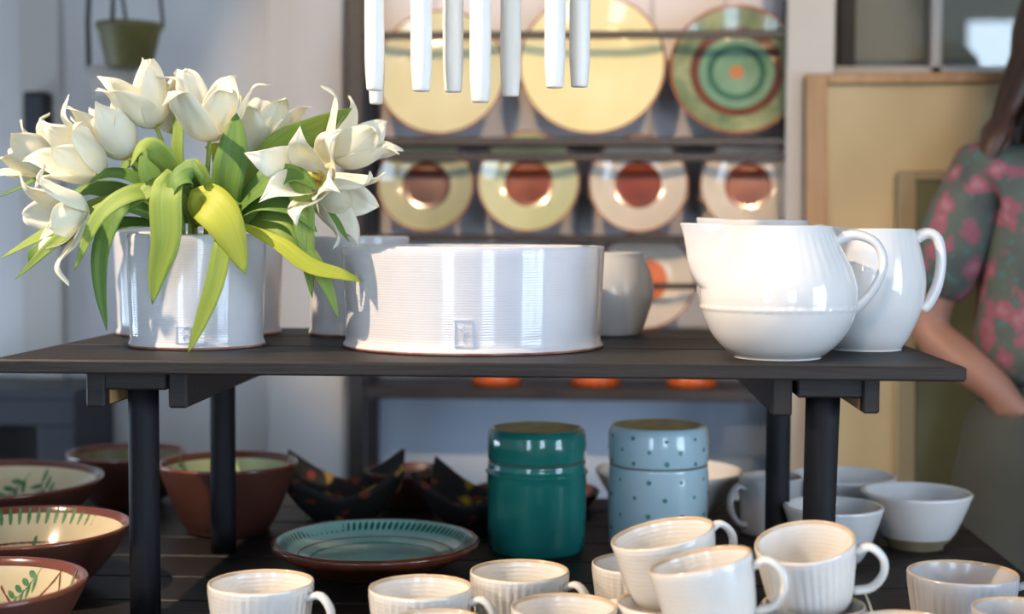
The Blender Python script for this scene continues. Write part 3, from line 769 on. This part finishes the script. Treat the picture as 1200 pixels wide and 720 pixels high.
tulip('lowest white tulip at right, tipped down beside its wide open neighbour', (368, 216), (420, 244), 1.94, 1.92, .6, .08, [(268, 250, Y), (315, 222, 1.95)],
      [([(290, 262, 1.9), (330, 268, 1.875), (362, 300, 1.87), (384, 338, 1.875), (397, 374, 1.88)], 17, G, (.2, -.9, .3)),
       ([(285, 262, 1.92), (315, 250, 1.89), (345, 262, 1.87), (358, 302, 1.87)], 24, G, (.2, -.8, .5)),
       ([(268, 262, 1.9), (305, 240, 1.88), (345, 246, 1.87), (372, 272, 1.87)], 24, GD, (0, -.7, .7))], reflex=.018, spin=.1, sd=11)

# ------------------------------------------------------------------ hanging candles
ZR = 1.735
cd = [(439, 106, 1.80, 23), (441, 122, 1.93, 19), (494, 107, 1.80, 25), (531, 108, 1.86, 24), (563, 120, 1.80, 25), (598, 113, 1.86, 24), (650, 103, 1.80, 24), (679, 102, 1.86, 24)]
cl = ['white candle at the left end of the hanging row, front one', 'white candle hanging lower behind the leftmost candle', 'second white candle from the left in the hanging front row',
      'white hanging candle just left of the longest one', 'longest white candle in the middle of the hanging row', 'white hanging candle just right of the longest one',
      'white hanging candle left of the rightmost one', 'rightmost white candle of the hanging row']
rods = {}
for (px, py, Yc, w), lab in zip(cd, cl):
    p = atY(px, py, Yc); r = w / 2 / F * Yc
    t = thing('hanging_candle', p, lab, 'candle', 'white candles hanging from rods')
    L = ZR - .045 - p.z
    pr = [(r * .74, 0), (r * .80, .0008), (r * .835, .0025), (r * .86, .007), (r * .89, .013), (r * .94, .021), (r * .98, .03), (r, .04), (r * 1.01, L * .3), (r, L * .6), (r * .95, L - .05), (r * .88, L - .028), (r * .7, L - .014), (r * .4, L - .005), (r * .12, L)]
    lathe('wax', [(0, -.0005)] + pr + [(0, L)], 'wax', t, 32, wob(.00025, 3, px))
    tube('wick', [(0, 0, L - .006), (0, 0, L + .045 - .006), (0, -.006, L + .045), (0, -.0085, L + .045 - .004)], .0014, 'wick', t, 6)
for Yr, lab in ((1.80, 'front wooden rod the white candles hang from'), (1.86, 'middle wooden rod the white candles hang from'), (1.93, 'rear wooden rod one white candle hangs from')):
    xa, xb = atX(405, Yr), atX(715, Yr)
    t = thing('candle_rod', (xa, Yr, ZR - .006), lab, 'rod', 'candle rods')
    tube('rod', [(0, 0, 0), (xb - xa, 0, 0)], .005, 'frame_wood', t, 10)
    for x in (.02, xb - xa - .02): tube('cord', [(x, 0, 0), (x, 0, R['h'] - ZR + .006)], .0015, 'string', t, 6)

# ------------------------------------------------------------------ crockery on the table
def mug_parts(r, h, m, flute, parent, han=0.0, taper=.80, n=176, hr=.0075):
    rb = r * taper
    pr = [(0, .002), (rb * .8, .0), (rb * .92, .0005), (rb, .005)]
    for k in range(1, 11):
        u = k / 10; pr.append((rb + (r - rb) * (u ** .7), .005 + (h - .008) * u))
    pr += [(r - .0006, h - .0006), (r - .0018, h), (r - .003, h - .0008), (r - .0036, h - .004)]
    for k in range(1, 8):
        u = 1 - k / 8; pr.append((rb + (r - rb) * (u ** .7) - .0038, .009 + (h - .012) * u))
    pr.append((rb * .7, .008)); pr.append((0, .007))
    def mod(th, i, rr, z):
        d = .0006 * math.sin(2 * th)
        if flute and 4 <= i <= 13 and z < h * .9: d += flute * (abs(math.cos(20 * th)) - .5) * min(1, z / .02)
        return d, 0
    sm = [1 if 14 <= i <= 16 else 0 for i in range(len(pr) - 1)]
    lathe('cup', pr, [m, 'mug_rim'], parent, n, mod, sm)
    p = [(r * .97, 0, h * .80), (r + .014, 0, h * .86), (r + .027, 0, h * .68), (r + .026, 0, h * .44), (r + .012, 0, h * .24), (rb + (r - rb) * .32, 0, h * .2)]
    v, f = tube_data(cr(p, 20), hr * .62, 10, 1.6, Vector((0, 1, 0)))
    c, s = math.cos(han), math.sin(han)
    mesh('handle', [(q.x * c - q.y * s, q.x * s + q.y * c, q.z) for q in v], f, m, parent)
def mug(px, py, label, r=.0635, h=.085, m='mug_glaze', flute=.0017, han=0.0, z=TZ, tilt=None, Y=None, group='white mugs on the table', wpx=None, taper=.8):
    """upright mug whose rim centre lies on the sight line px,py"""
    rr = ray(px, py)
    zc = z + h
    P = EYE + rr * ((zc - EYE.z) / rr.z)
    if wpx: r = wpx / 2 / F * P.y
    t = thing('mug', (P.x, P.y, z), label, 'mug', group)
    mug_parts(r, h, m, flute, t, han, taper)
    return t
mug(306, 681, 'white fluted mug at lower left in front of the bench post', wpx=126, han=-.25)
mug(493, 687, 'white fluted mug below the teal plate', wpx=124, han=-.2)
mug(609, 668, 'white fluted mug in front of the green jar', wpx=118, han=-.35)
mug(661, 710, 'white mug at the bottom edge, right below the green jar', wpx=126, han=1.2)
mug(512, 727, 'white mug at the bottom edge, front of the one below the teal plate', wpx=112, han=2.4)
mug(752, 659, 'cream mug standing behind the heap of tilted mugs', wpx=118, han=2.0)
mug(783, 705, 'white mug at the bottom of the heap, under the two tilted mugs', wpx=122, r=.06, han=2.6)
mug(954, 707, 'greyish mug under the tilted mug nearest the bench post', wpx=120, m='mug_grey', han=2.2)
mug(845, 748, 'white mug carrying the foremost tilted mug', wpx=126, han=2.6)
mug(1128, 670, 'grey fluted mug at right with vertical ribs', wpx=127, m='mug_grey', flute=.0016, han=-.15)
mug(1196, 713, 'grey fluted mug cut by the right edge of the photo', wpx=112, m='mug_grey', flute=.0016, han=-.15)
mug(1060, 729, 'white mug at the bottom edge left of the grey mugs', wpx=112, han=1.8)
def tilted(px, py, Y, wpx, h, dirx, diry, label, han, flute=.0008):
    """mug tipped so that its axis leans by dirx (to the right), diry (away); rim centre on the sight line"""
    C = atY(px, py, Y); r = wpx / 2 / F * Y
    ax = Vector((dirx, diry, 1)).normalized()
    q = ax.to_track_quat('Z', 'Y')
    # keep local x near world x
    X = Vector((1, 0, 0)); X = (X - ax * X.dot(ax)).normalized(); Yv_ = ax.cross(X)
    Mx = Matrix((X, Yv_, ax)).transposed()
    t = thing('mug', C - ax * h, label, 'mug', 'white mugs on the table', rot=Mx.to_euler())
    mug_parts(r, h, 'mug_glaze', flute, t, han, .80)
    return t
tilted(776, 624, 1.665, 124, .078, -.20, -.06, 'tilted white mug topmost at the left of the heap', .45, 0)
tilted(820, 656, 1.53, 124, .078, -.22, .02, 'foremost tilted white mug in the heap, handle to the right', -.25, 0)
tilted(943, 634, 1.63, 118, .08, -.14, -.22, 'tilted white mug at the right of the heap, opening to the viewer', -.15, .0011)
p = atY(1013, 694, 1.6); q = atY(1022, 718, 1.58)
t = thing('price_tag', q, 'thin pale tag string hanging beside the right tilted mug', 'tag')
tube('string', [tuple(p - q), tuple((p - q) * .5 + Vector((.001, 0, -.001))), (0, 0, 0)], .0008, 'string', t, 6)
box('card', -.008, .008, -.0006, .0006, -.022, 0, 'trim', t, 0)

# decorated bowls
def bowl_prof(r, h, rb, curve=.7, th=.006, lip=.0):
    o = [(0, .004), (rb * .8, .003), (rb * .85, 0), (rb, 0), (rb * 1.02, .006)]
    for k in range(1, 13):
        u = k / 12; o.append((rb * 1.02 + (r - rb * 1.02) * (u ** curve), .006 + (h - .010) * u))
    top = len(o)
    o += [(r + .0008, h - .001), (r - .001, h + .001), (r - th * .6, h + .0012), (r - th, h - .001)]
    ins = len(o)
    for k in range(1, 13):
        u = 1 - k / 12; o.append((max(rb * .9, rb * 1.02 + (r - rb * 1.02) * (max(u, 0) ** curve) - th), .012 + (h - .014) * u))
    o.append((rb * .5, .0105)); o.append((0, .010))
    return o, top, ins
def on_surface(prof, ins):
    pts = prof[ins - 1:]
    def zz(r):
        for a, b in zip(pts, pts[1:]):
            if b[0] <= r <= a[0]:
                t = (r - b[0]) / max(1e-9, a[0] - b[0]); return b[1] + (a[1] - b[1]) * t
        return pts[0][1] if r > pts[0][0] else pts[-1][1]
    return zz
def strokes(name, lst, zz, m, parent, off=.0007):
    """brush strokes lying on the inside: (r0, th0, r1, th1, width)"""
    v, f = [], []
    for (r0, t0, r1, t1, w) in lst:
        b = len(v); n = 5
        x0, y0, x1, y1 = r0 * math.cos(t0), r0 * math.sin(t0), r1 * math.cos(t1), r1 * math.sin(t1)
        L = math.hypot(x1 - x0, y1 - y0) or 1e-6; nx, ny = -(y1 - y0) / L, (x1 - x0) / L
        for i in range(n):
            u = i / (n - 1); ww = w * (math.sin(PI * (u * .86 + .07)) ** .7) / 2
            for sgn in (-1, 1):
                x, y = x0 + (x1 - x0) * u + sgn * nx * ww, y0 + (y1 - y0) * u + sgn * ny * ww
                v.append((x, y, zz(math.hypot(x, y)) + off))
        for i in range(n - 1):
            f.append((b + 2 * i, b + 2 * i + 2, b + 2 * i + 3, b + 2 * i + 1))
    o = mesh(name, v, f, m, parent, False); o['kind'] = 'stuff'
    return o
def sprigs(r, cnt, ph, s, rc):
    """little painted twigs: a stem with leaf dabs on both sides, each turned its own way"""
    out = []
    for k in range(cnt):
        a = ph + 2 * PI * k / cnt
        d = a + PI / 2 + (0.9 if k % 2 else -0.7) + random.uniform(-.3, .3)
        cx, cy = rc * math.cos(a), rc * math.sin(a)
        def seg(x0, y0, x1, y1, w):
            def g(x, y): return cx + x * math.cos(d) - y * math.sin(d), cy + x * math.sin(d) + y * math.cos(d)
            p, q = g(x0, y0), g(x1, y1)
            out.append((math.hypot(*p), math.atan2(p[1], p[0]), math.hypot(*q), math.atan2(q[1], q[0]), w))
        seg(-s * .9, 0, s * .7, s * .1, s * .07)
        for j in range(4):
            x = s * (-.6 + .38 * j)
            seg(x, 0, x + s * .34, s * .42, s * .2); seg(x + s * .1, 0, x + s * .42, -s * .38, s * .2)
    return out
def bowl(name, px, Y, r, h, rb, label, mats, curve=.7, dec=None, z=TZ, cat='bowl', group=None, th=.006, rimmat=None, foot=None, n=80):
    t = thing(name, (atX(px, Y), Y, z), label, cat, group)
    pr, top, ins = bowl_prof(r, h, rb, curve, th)
    sm = []
    for i in range(len(pr) - 1):
        if i < top - 1: sm.append(3 if (foot and pr[i + 1][1] < foot) else 0)
        elif i < ins: sm.append(2)
        else: sm.append(1)
    ms = [mats[0], mats[1], rimmat or mats[0], 'foot_clay']
    lathe('body', pr, ms, t, n, wob(r * .004, 2, px), sm)
    zz = on_surface(pr, ins)
    if dec:
        for nm, lst, m in dec: strokes(nm, lst, zz, m, t)
    return t
gA = 'painted terracotta bowls on the left of the table'
r = .19
bowl('painted_bowl', -22, 2.3, r, .092, .09, 'wide cream-lined brown bowl with green sprigs, rearmost of the three at left edge', ('terracotta', 'cream'), .62,
     [('painted_sprigs', sprigs(r, 13, .2, .04, r * .74), 'paint_green'), ('painted_sprigs', sprigs(r, 7, .5, .034, r * .45), 'paint_green')], group=gA, rimmat='terra_rim', th=.008)
r = .146
bowl('painted_bowl', 22, 1.945, r, .09, .07, 'cream bowl with row of green dashes round its rim, middle at left edge', ('terracotta', 'cream'), .6,
     [('painted_dashes', [(r * .95, 2 * PI * k / 64, r * .86, 2 * PI * k / 64 + .02, .0055) for k in range(64)], 'paint_green'), ('painted_sprigs', sprigs(r, 9, .3, .03, r * .58), 'paint_green'),
      ('painted_line', [(r * .74, 2 * PI * k / 60, r * .74, 2 * PI * (k + 1.3) / 60, .0022) for k in range(60)], 'paint_brown')], group=gA, rimmat='terra_rim', th=.007)
r = .128
swag = []
for k in range(7):
    a = 2 * PI * k / 7
    for j in range(8):
        u0, u1 = j / 8, (j + 1.2) / 8
        swag.append((r * (.9 - .22 * math.sin(PI * u0)), a + u0 * .9, r * (.9 - .22 * math.sin(PI * min(1, u1))), a + u1 * .9, .0022))
bowl('painted_bowl', -37, 1.63, r, .09, .065, 'cream bowl with thick brown rim and drawn brown swags at bottom left corner', ('terracotta', 'cream'), .6,
     [('painted_swags', swag, 'paint_brown'), ('painted_sprigs', sprigs(r, 7, .44, .022, r * .80), 'paint_green'),
      ('painted_dashes', [(r * .60, 2 * PI * k / 70, r * .50, 2 * PI * k / 70 + .03, .004) for k in range(70)], 'paint_green'),
      ('painted_line', [(r * .63, 2 * PI * k / 60, r * .63, 2 * PI * (k + 1.3) / 60, .002) for k in range(60)], 'paint_brown')], group=gA, rimmat='terra_rim', th=.010)
bowl('painted_bowl', 147, 2.58, .108, .095, .06, 'dark brown bowl with olive inside, furthest back behind the left bench post', ('terracotta', 'olive_in'), .6,
     [('painted_sprigs', sprigs(.108, 8, .1, .02, .075), 'paint_green')], group=gA, rimmat='terra_rim')
r = .114
bowl('painted_bowl', 266, 2.355, r, .116, .066, 'deep brown bowl with pale green speckled inside behind the bench posts', ('terracotta', 'green_cream'), .8,
     [('painted_sprigs', sprigs(r, 10, .1, .014, r * .84), 'paint_green')], group=gA, rimmat='terra_rim')
bowl('terracotta_bowl', 479, 2.6, .079, .065, .04, 'plain terracotta bowl at the back of the table under the rack', ('terracotta', 'terracotta'), .7, group='plain terracotta dishes at the back')
bowl('terracotta_dish', 628, 2.58, .115, .035, .09, 'low terracotta dish mostly hidden behind the green jar', ('terracotta', 'terracotta'), .7, group='plain terracotta dishes at the back')

# teal plate with brown rim
r = .151; Yp = 2.085
t = thing('teal_plate', (atX(440, Yp), Yp, TZ), 'shallow teal plate with thick brown rim and green dashes', 'plate')
pr = [(0, .006), (.07, .006), (.072, 0), (.084, 0), (.088, .006), (.125, .024), (r - .004, .036), (r, .041), (r + .0005, .046), (r - .003, .0495), (r - .008, .049), (r - .011, .046)]
ins = len(pr)
pr += [(r * .86, .036), (r * .76, .029), (r * .735, .0275), (r * .64, .0225), (r * .62, .0215), (r * .5, .017), (r * .3, .015), (0, .0145)]
seg = [0] * 10 + [1] * (len(pr) - 11)
lathe('body', pr, ['terra_rim', 'plate_teal'], t, 96, wob(.0008, 2), seg)
zz = on_surface(pr, ins)
strokes('painted_dashes', [(r * .925, 2 * PI * k / 90, r * .845, 2 * PI * k / 90 + .035, .0055) for k in range(90)], zz, 'paint_teal', t)
strokes('painted_line', [(r * .745, 2 * PI * k / 80, r * .745, 2 * PI * (k + 1.3) / 80, .003) for k in range(80)], zz, 'paint_brown', t)
strokes('painted_line', [(r * .63, 2 * PI * k / 80, r * .63, 2 * PI * (k + 1.3) / 80, .003) for k in range(80)], zz, 'paint_teal', t)

# lidded jars
def jar(px, Y, r, label, m, hb, hl, dots=False, beaded=False):
    t = thing('lidded_jar', (atX(px, Y), Y, TZ), label, 'jar', 'lidded jars on the table')
    b = [(0, .003), (r * .8, .003), (r * .84, 0), (r * .9, 0), (r * .965, .006), (r * .99, .02), (r, hb * .4), (r * 1.005, hb * .78), (r * 1.0, hb * .86)]
    if beaded: b += [(r * 1.03, hb * .875), (r * 1.035, hb * .887), (r * 1.0, hb * .9)]
    b += [(r * .985, hb * .96), (r * .99, hb - .002), (r * .97, hb), (r * .88, hb), (r * .87, hb - .004), (0, hb - .004)]
    def mod(th, i, rr, z):
        d = .0006 * math.sin(2 * th + 1)
        if beaded and 9 <= i <= 10: d += .0009 * math.cos(40 * th)
        return d, 0
    lathe('body', b, m, t, 96, mod)
    lathe('seam', [(r * .9, hb), (r * .983, hb + .0002), (r * .983, hb + .0022), (r * .9, hb + .0024)], 'seam', t, 72)
    l = [(r * .9, hb + .002), (r * .985, hb + .002), (r * 1.0, hb + .006), (r * 1.01, hb + hl * .5), (r * .995, hb + hl * .8), (r * .965, hb + hl * .93), (r * .93, hb + hl * .985), (r * .88, hb + hl)]
    k = len(l) - 1
    l += [(r * .80, hb + hl * .99), (r * .7, hb + hl * .96), (r * .45, hb + hl * .955), (r * .4, hb + hl * .97), (r * .2, hb + hl * .975), (0, hb + hl * .975)]
    lid = lathe('lid', l, [m, 'lid_gold'], t, 96, wob(.0005, 2), [0] * k + [1] * (len(l) - 1 - k))
    if dots:
        def dotmesh(name, rows, parent, rad):
            v, f = [], []
            for zi, (zc, ph) in enumerate(rows):
                for q in range(10):
                    th0 = 2 * PI * q / 10 + ph + random.uniform(-.03, .03); z0 = zc + random.uniform(-.002, .002); bb_ = len(v)
                    ra = .0034 * random.uniform(.8, 1.25)
                    for s_ in range(7):
                        a = 2 * PI * s_ / 7
                        th = th0 + ra * math.cos(a) / r; z = z0 + ra * math.sin(a)
                        R_ = rad(z) + .0008
                        v.append((R_ * math.cos(th), R_ * math.sin(th), z))
                    f.append(tuple(range(bb_, bb_ + 7)))
            mesh(name, v, f, 'paint_dot', parent, False)['kind'] = 'stuff'
        dotmesh('painted_dots', [(hb * .88, .1), (hb * .68, .41), (hb * .48, .1), (hb * .28, .41), (hb * .1, .1)], t, lambda z: r * 1.006 if z < hb * .8 else r * 1.003)
        dotmesh('painted_dots', [(hb + hl * .16, .41), (hb + hl * .46, .1), (hb + hl * .76, .41)], lid, lambda z: r * 1.011)
    return t
jar(630, 2.245, .0765, 'glossy dark green lidded jar with beaded shoulder', 'jar_teal', .142, .052, beaded=True)
jar(773, 2.27, .078, 'pale blue lidded jar with small green dots', 'jar_blue', .135, .062, dots=True)

# pale bowls at right and behind
gW = 'pale bowls on the right of the table'
bowl('pale_bowl', 786, 2.52, .127, .084, .06, 'large cream bowl behind the pale blue jar', ('mug_glaze', 'mug_glaze'), .55, group=gW)
bowl('pale_bowl', 991, 2.5, .090, .082, .04, 'pale bowl at the back right, behind two other bowls', ('white_smooth', 'white_smooth'), .62, group=gW)
bowl('pale_bowl', 980, 2.165, .0735, .092, .035, 'pale blue-white bowl just behind the right bench posts', ('white_smooth', 'white_smooth'), .62, group=gW, foot=.018)
bowl('pale_bowl', 1078, 2.315, .086, .088, .043, 'pale bowl with bare clay foot, rightmost of the bowls', ('white_smooth', 'white_smooth'), .66, group=gW, foot=.02)
t = thing('mug', (atX(906, 2.4), 2.4, TZ), 'straight grey mug beside the right rear bench post', 'mug')
mug_parts(.052, .096, 'mug_grey', 0, t, PI + .5, .95)

# black folk-painted dishes with turned-up corners
def folk(px, Y, hs, hh, rz, label, sag):
    t = thing('folk_dish', (atX(px, Y), Y, TZ), label, 'dish', 'black painted dishes', rz)
    n = 24; v, f = [], []
    for i in range(n + 1):
        for j in range(n + 1):
            u, w = -1 + 2 * i / n, -1 + 2 * j / n
            e = max(abs(u), abs(w)); c = abs(u * w)
            z = .008 + sag * max(0, e - .45) ** 1.4 / .43 + (hh - sag) * c ** 1.5
            k = 1 - .10 * (1 - c) * e
            v.append((u * hs * k, w * hs * k, z))
    for i in range(n):
        for j in range(n):
            a = i * (n + 1) + j; f.append((a, a + n + 1, a + n + 2, a + 1))
    o = mesh('dish', v, f, 'folk_dish', t)
    so = o.modifiers.new('thick', 'SOLIDIFY'); so.thickness = .006; so.offset = -1
    lathe('foot', [(0, 0), (hs * .5, 0), (hs * .52, .006), (0, .006)], 'black', t, 32)
    return t
folk(402, 2.47, .102, .098, .12, 'black dish with painted yellow and red flowers behind the teal plate', .045)
folk(560, 2.43, .09, .094, -.1, 'black painted dish tucked beside the dark green jar', .04)

# ------------------------------------------------------------------ person
def skin(name, J, E, m, parent, sub=2, root=None):
    names = list(J); me = bpy.data.meshes.new(name)
    me.from_pydata([J[k][0] for k in names], [(names.index(a), names.index(b)) for a, b in E], [])
    o = bpy.data.objects.new(name, me); COL.objects.link(o); o.parent = parent
    sk = o.modifiers.new('skin', 'SKIN'); sk.use_smooth_shade = True
    if not me.skin_vertices: me.attributes  # layer is made by the modifier below
    if not me.skin_vertices:
        bm = bmesh.new(); bm.from_mesh(me); bm.verts.layers.skin.verify(); bm.to_mesh(me); bm.free()
    for i, k in enumerate(names):
        r = J[k][1]; sv = me.skin_vertices[0].data[i]
        sv.radius = r if isinstance(r, tuple) else (r, r)
        sv.use_root = (k == (root or names[0]))
    s_ = o.modifiers.new('sub', 'SUBSURF'); s_.levels = sub; s_.render_levels = sub
    me.materials.append(M[m])
    return o
PXc = 0.912
pp = thing('person', (PXc, 2.825, 0), 'person in floral blouse and dark trousers with one hand in the pocket', 'person', rz=math.radians(6))
J = {'pelvis': ((0, 0, .93), (.13, .095)), 'waist': ((0, 0, 1.08), (.115, .085)), 'chest': ((0, 0, 1.26), (.135, .1)), 'neckb': ((0, .0, 1.405), (.075, .07)),
     'neck': ((0, -.005, 1.47), .05), 'jaw': ((0, -.03, 1.535), (.06, .07)), 'head': ((0, -.02, 1.60), (.075, .092)), 'crown': ((0, -.012, 1.665), (.06, .075)), 'nose': ((0, -.118, 1.575), .012)}
E_ = [('pelvis', 'waist'), ('waist', 'chest'), ('chest', 'neckb'), ('neckb', 'neck'), ('neck', 'jaw'), ('jaw', 'head'), ('head', 'crown'), ('head', 'nose')]
for s_, sd in ((-1, 'r'), (1, 'l')):
    J.update({'sh' + sd: ((s_ * .165, .01, 1.375), .055), 'ua' + sd: ((s_ * .215, .03, 1.22), .048), 'el' + sd: ((s_ * .262, .045, 1.062), .042),
              'fa' + sd: ((s_ * .21, -.035, 1.0), .041), 'wr' + sd: ((s_ * .145, -.098, .945), .028), 'pa' + sd: ((s_ * .128, -.058, .90), (.034, .018)),
              'hip' + sd: ((s_ * .09, 0, .86), .085), 'kn' + sd: ((s_ * .095, -.01, .47), .055), 'ca' + sd: ((s_ * .095, .01, .33), .05), 'an' + sd: ((s_ * .095, .02, .08), .034), 'to' + sd: ((s_ * .105, -.13, .03), (.04, .025))})
    E_ += [('chest', 'sh' + sd), ('sh' + sd, 'ua' + sd), ('ua' + sd, 'el' + sd), ('el' + sd, 'fa' + sd), ('fa' + sd, 'wr' + sd), ('wr' + sd, 'pa' + sd),
           ('pelvis', 'hip' + sd), ('hip' + sd, 'kn' + sd), ('kn' + sd, 'ca' + sd), ('ca' + sd, 'an' + sd), ('an' + sd, 'to' + sd)]
    for k, (dx, L) in enumerate(((-.024, .05), (-.008, .06), (.008, .058), (.024, .045))):
        a, b = 'f%d%s' % (k, sd), 'g%d%s' % (k, sd)
        J[a] = ((s_ * (.12 + dx * .9), -.045, .868), .0085); J[b] = ((s_ * (.112 + dx), -.04, .868 - L), .0075)
        E_ += [('pa' + sd, a), (a, b)]
    J['th' + sd] = ((s_ * .152, -.062, .90), .0095); J['ti' + sd] = ((s_ * .156, -.056, .87), .0085)
    E_ += [('wr' + sd, 'th' + sd), ('th' + sd, 'ti' + sd)]
skin('body', J, E_, 'skin', pp)
# clothes
Jb = {'hem': ((0, .0, .925), (.212, .155)), 'waist': ((0, 0, 1.08), (.188, .128)), 'chest': ((0, 0, 1.25), (.182, .13)), 'top': ((0, .012, 1.375), (.12, .09))}
Eb = [('hem', 'waist'), ('waist', 'chest'), ('chest', 'top')]
for s_, sd in ((-1, 'r'), (1, 'l')):
    Jb.update({'sh' + sd: ((s_ * .165, .01, 1.365), .074), 'ua' + sd: ((s_ * .218, .03, 1.22), .074), 'cu' + sd: ((s_ * .25, .042, 1.105), .068)})
    Eb += [('top', 'sh' + sd), ('sh' + sd, 'ua' + sd), ('ua' + sd, 'cu' + sd)]
skin('blouse', Jb, Eb, 'blouse', pp, root='hem')
Jt = {'band': ((0, 0, 1.0), (.17, .12)), 'seat': ((0, -.005, .88), (.215, .16))}
Et = [('band', 'seat')]
for s_, sd in ((-1, 'r'), (1, 'l')):
    Jt.update({'hip' + sd: ((s_ * .11, 0, .79), .128), 'mid' + sd: ((s_ * .118, -.005, .60), .115), 'kn' + sd: ((s_ * .122, -.01, .44), .105), 'hem' + sd: ((s_ * .125, .01, .12), .10)})
    Et += [('seat', 'hip' + sd), ('hip' + sd, 'mid' + sd), ('mid' + sd, 'kn' + sd), ('kn' + sd, 'hem' + sd)]
skin('trousers', Jt, Et, 'trousers', pp, root='band')
for s_ in (-1, 1):
    v, f = tube_data(cr([(s_ * .1, .05, .035), (s_ * .1, 0, .045), (s_ * .105, -.1, .035), (s_ * .108, -.17, .025)], 10), [.03, .042, .046, .047, .046, .045, .045, .042, .036, .02], 14, .75)
    mesh('shoe', v, f, 'shoe', pp)
    lathe('eye', [(0, -.011), (.008, -.007), (.011, 0), (.008, .007), (0, .011)], 'eye_white', pp, 14).location = (s_ * .032, -.098, 1.605)
    v, f = tube_data([(s_ * .078, -.01, 1.615), (s_ * .086, -.005, 1.60), (s_ * .082, -.008, 1.57)], [.008, .014, .008], 8, .5)
    mesh('ear', v, f, 'skin', pp)
v, f = tube_data([(-.026, -.096, 1.535), (0, -.104, 1.537), (.026, -.096, 1.535)], [.003, .007, .003], 8); mesh('mouth', v, f, 'lip', pp)
hv, hf, _ = lathe_data([(0, .125), (.05, .118), (.088, .085), (.105, .03), (.108, -.03), (.10, -.08), (.085, -.1)], 32)
hair = mesh('hair', [(x * .88, y + .018, z + 1.61) for x, y, z in hv if True], [q for q in hf if sum(hv[i][1] for i in q) / len(q) > -.068 or sum(hv[i][2] for i in q) / len(q) > .055], 'hair', pp)
hair.modifiers.new('thick', 'SOLIDIFY').thickness = .012
for k in range(16):
    a = -PI * .12 + (PI * 1.24) * k / 15
    x, y = .085 * math.cos(a), .018 + .095 * math.sin(a)
    rn = random.Random(k)
    side = -1 if x < 0 else 1
    dx = side * (.02 + .02 * rn.random())
    pts = cr([(x * .8, y * .8, 1.68), (x, y, 1.60), (x + dx, y + .01, 1.50), (x * 1.25 + dx * 1.7, y * .9 + (-.02 if abs(x) > .05 else .03), 1.42), (x * 1.4 + dx * 1.8 + rn.uniform(-.01, .01), y * .8 - .02 * (abs(x) > .05) + .03 * (abs(x) <= .05), 1.33 + rn.uniform(-.03, .04))], 14)
    tube('hair_lock', pts, [.012 + .016 * math.sin(PI * min(1, i / 9)) * (1 if i < 9 else 0) + (.0 if i < 9 else .018 * (1 - (i - 9) / 4.2)) for i in range(14)], 'hair', hair, 8, .7)
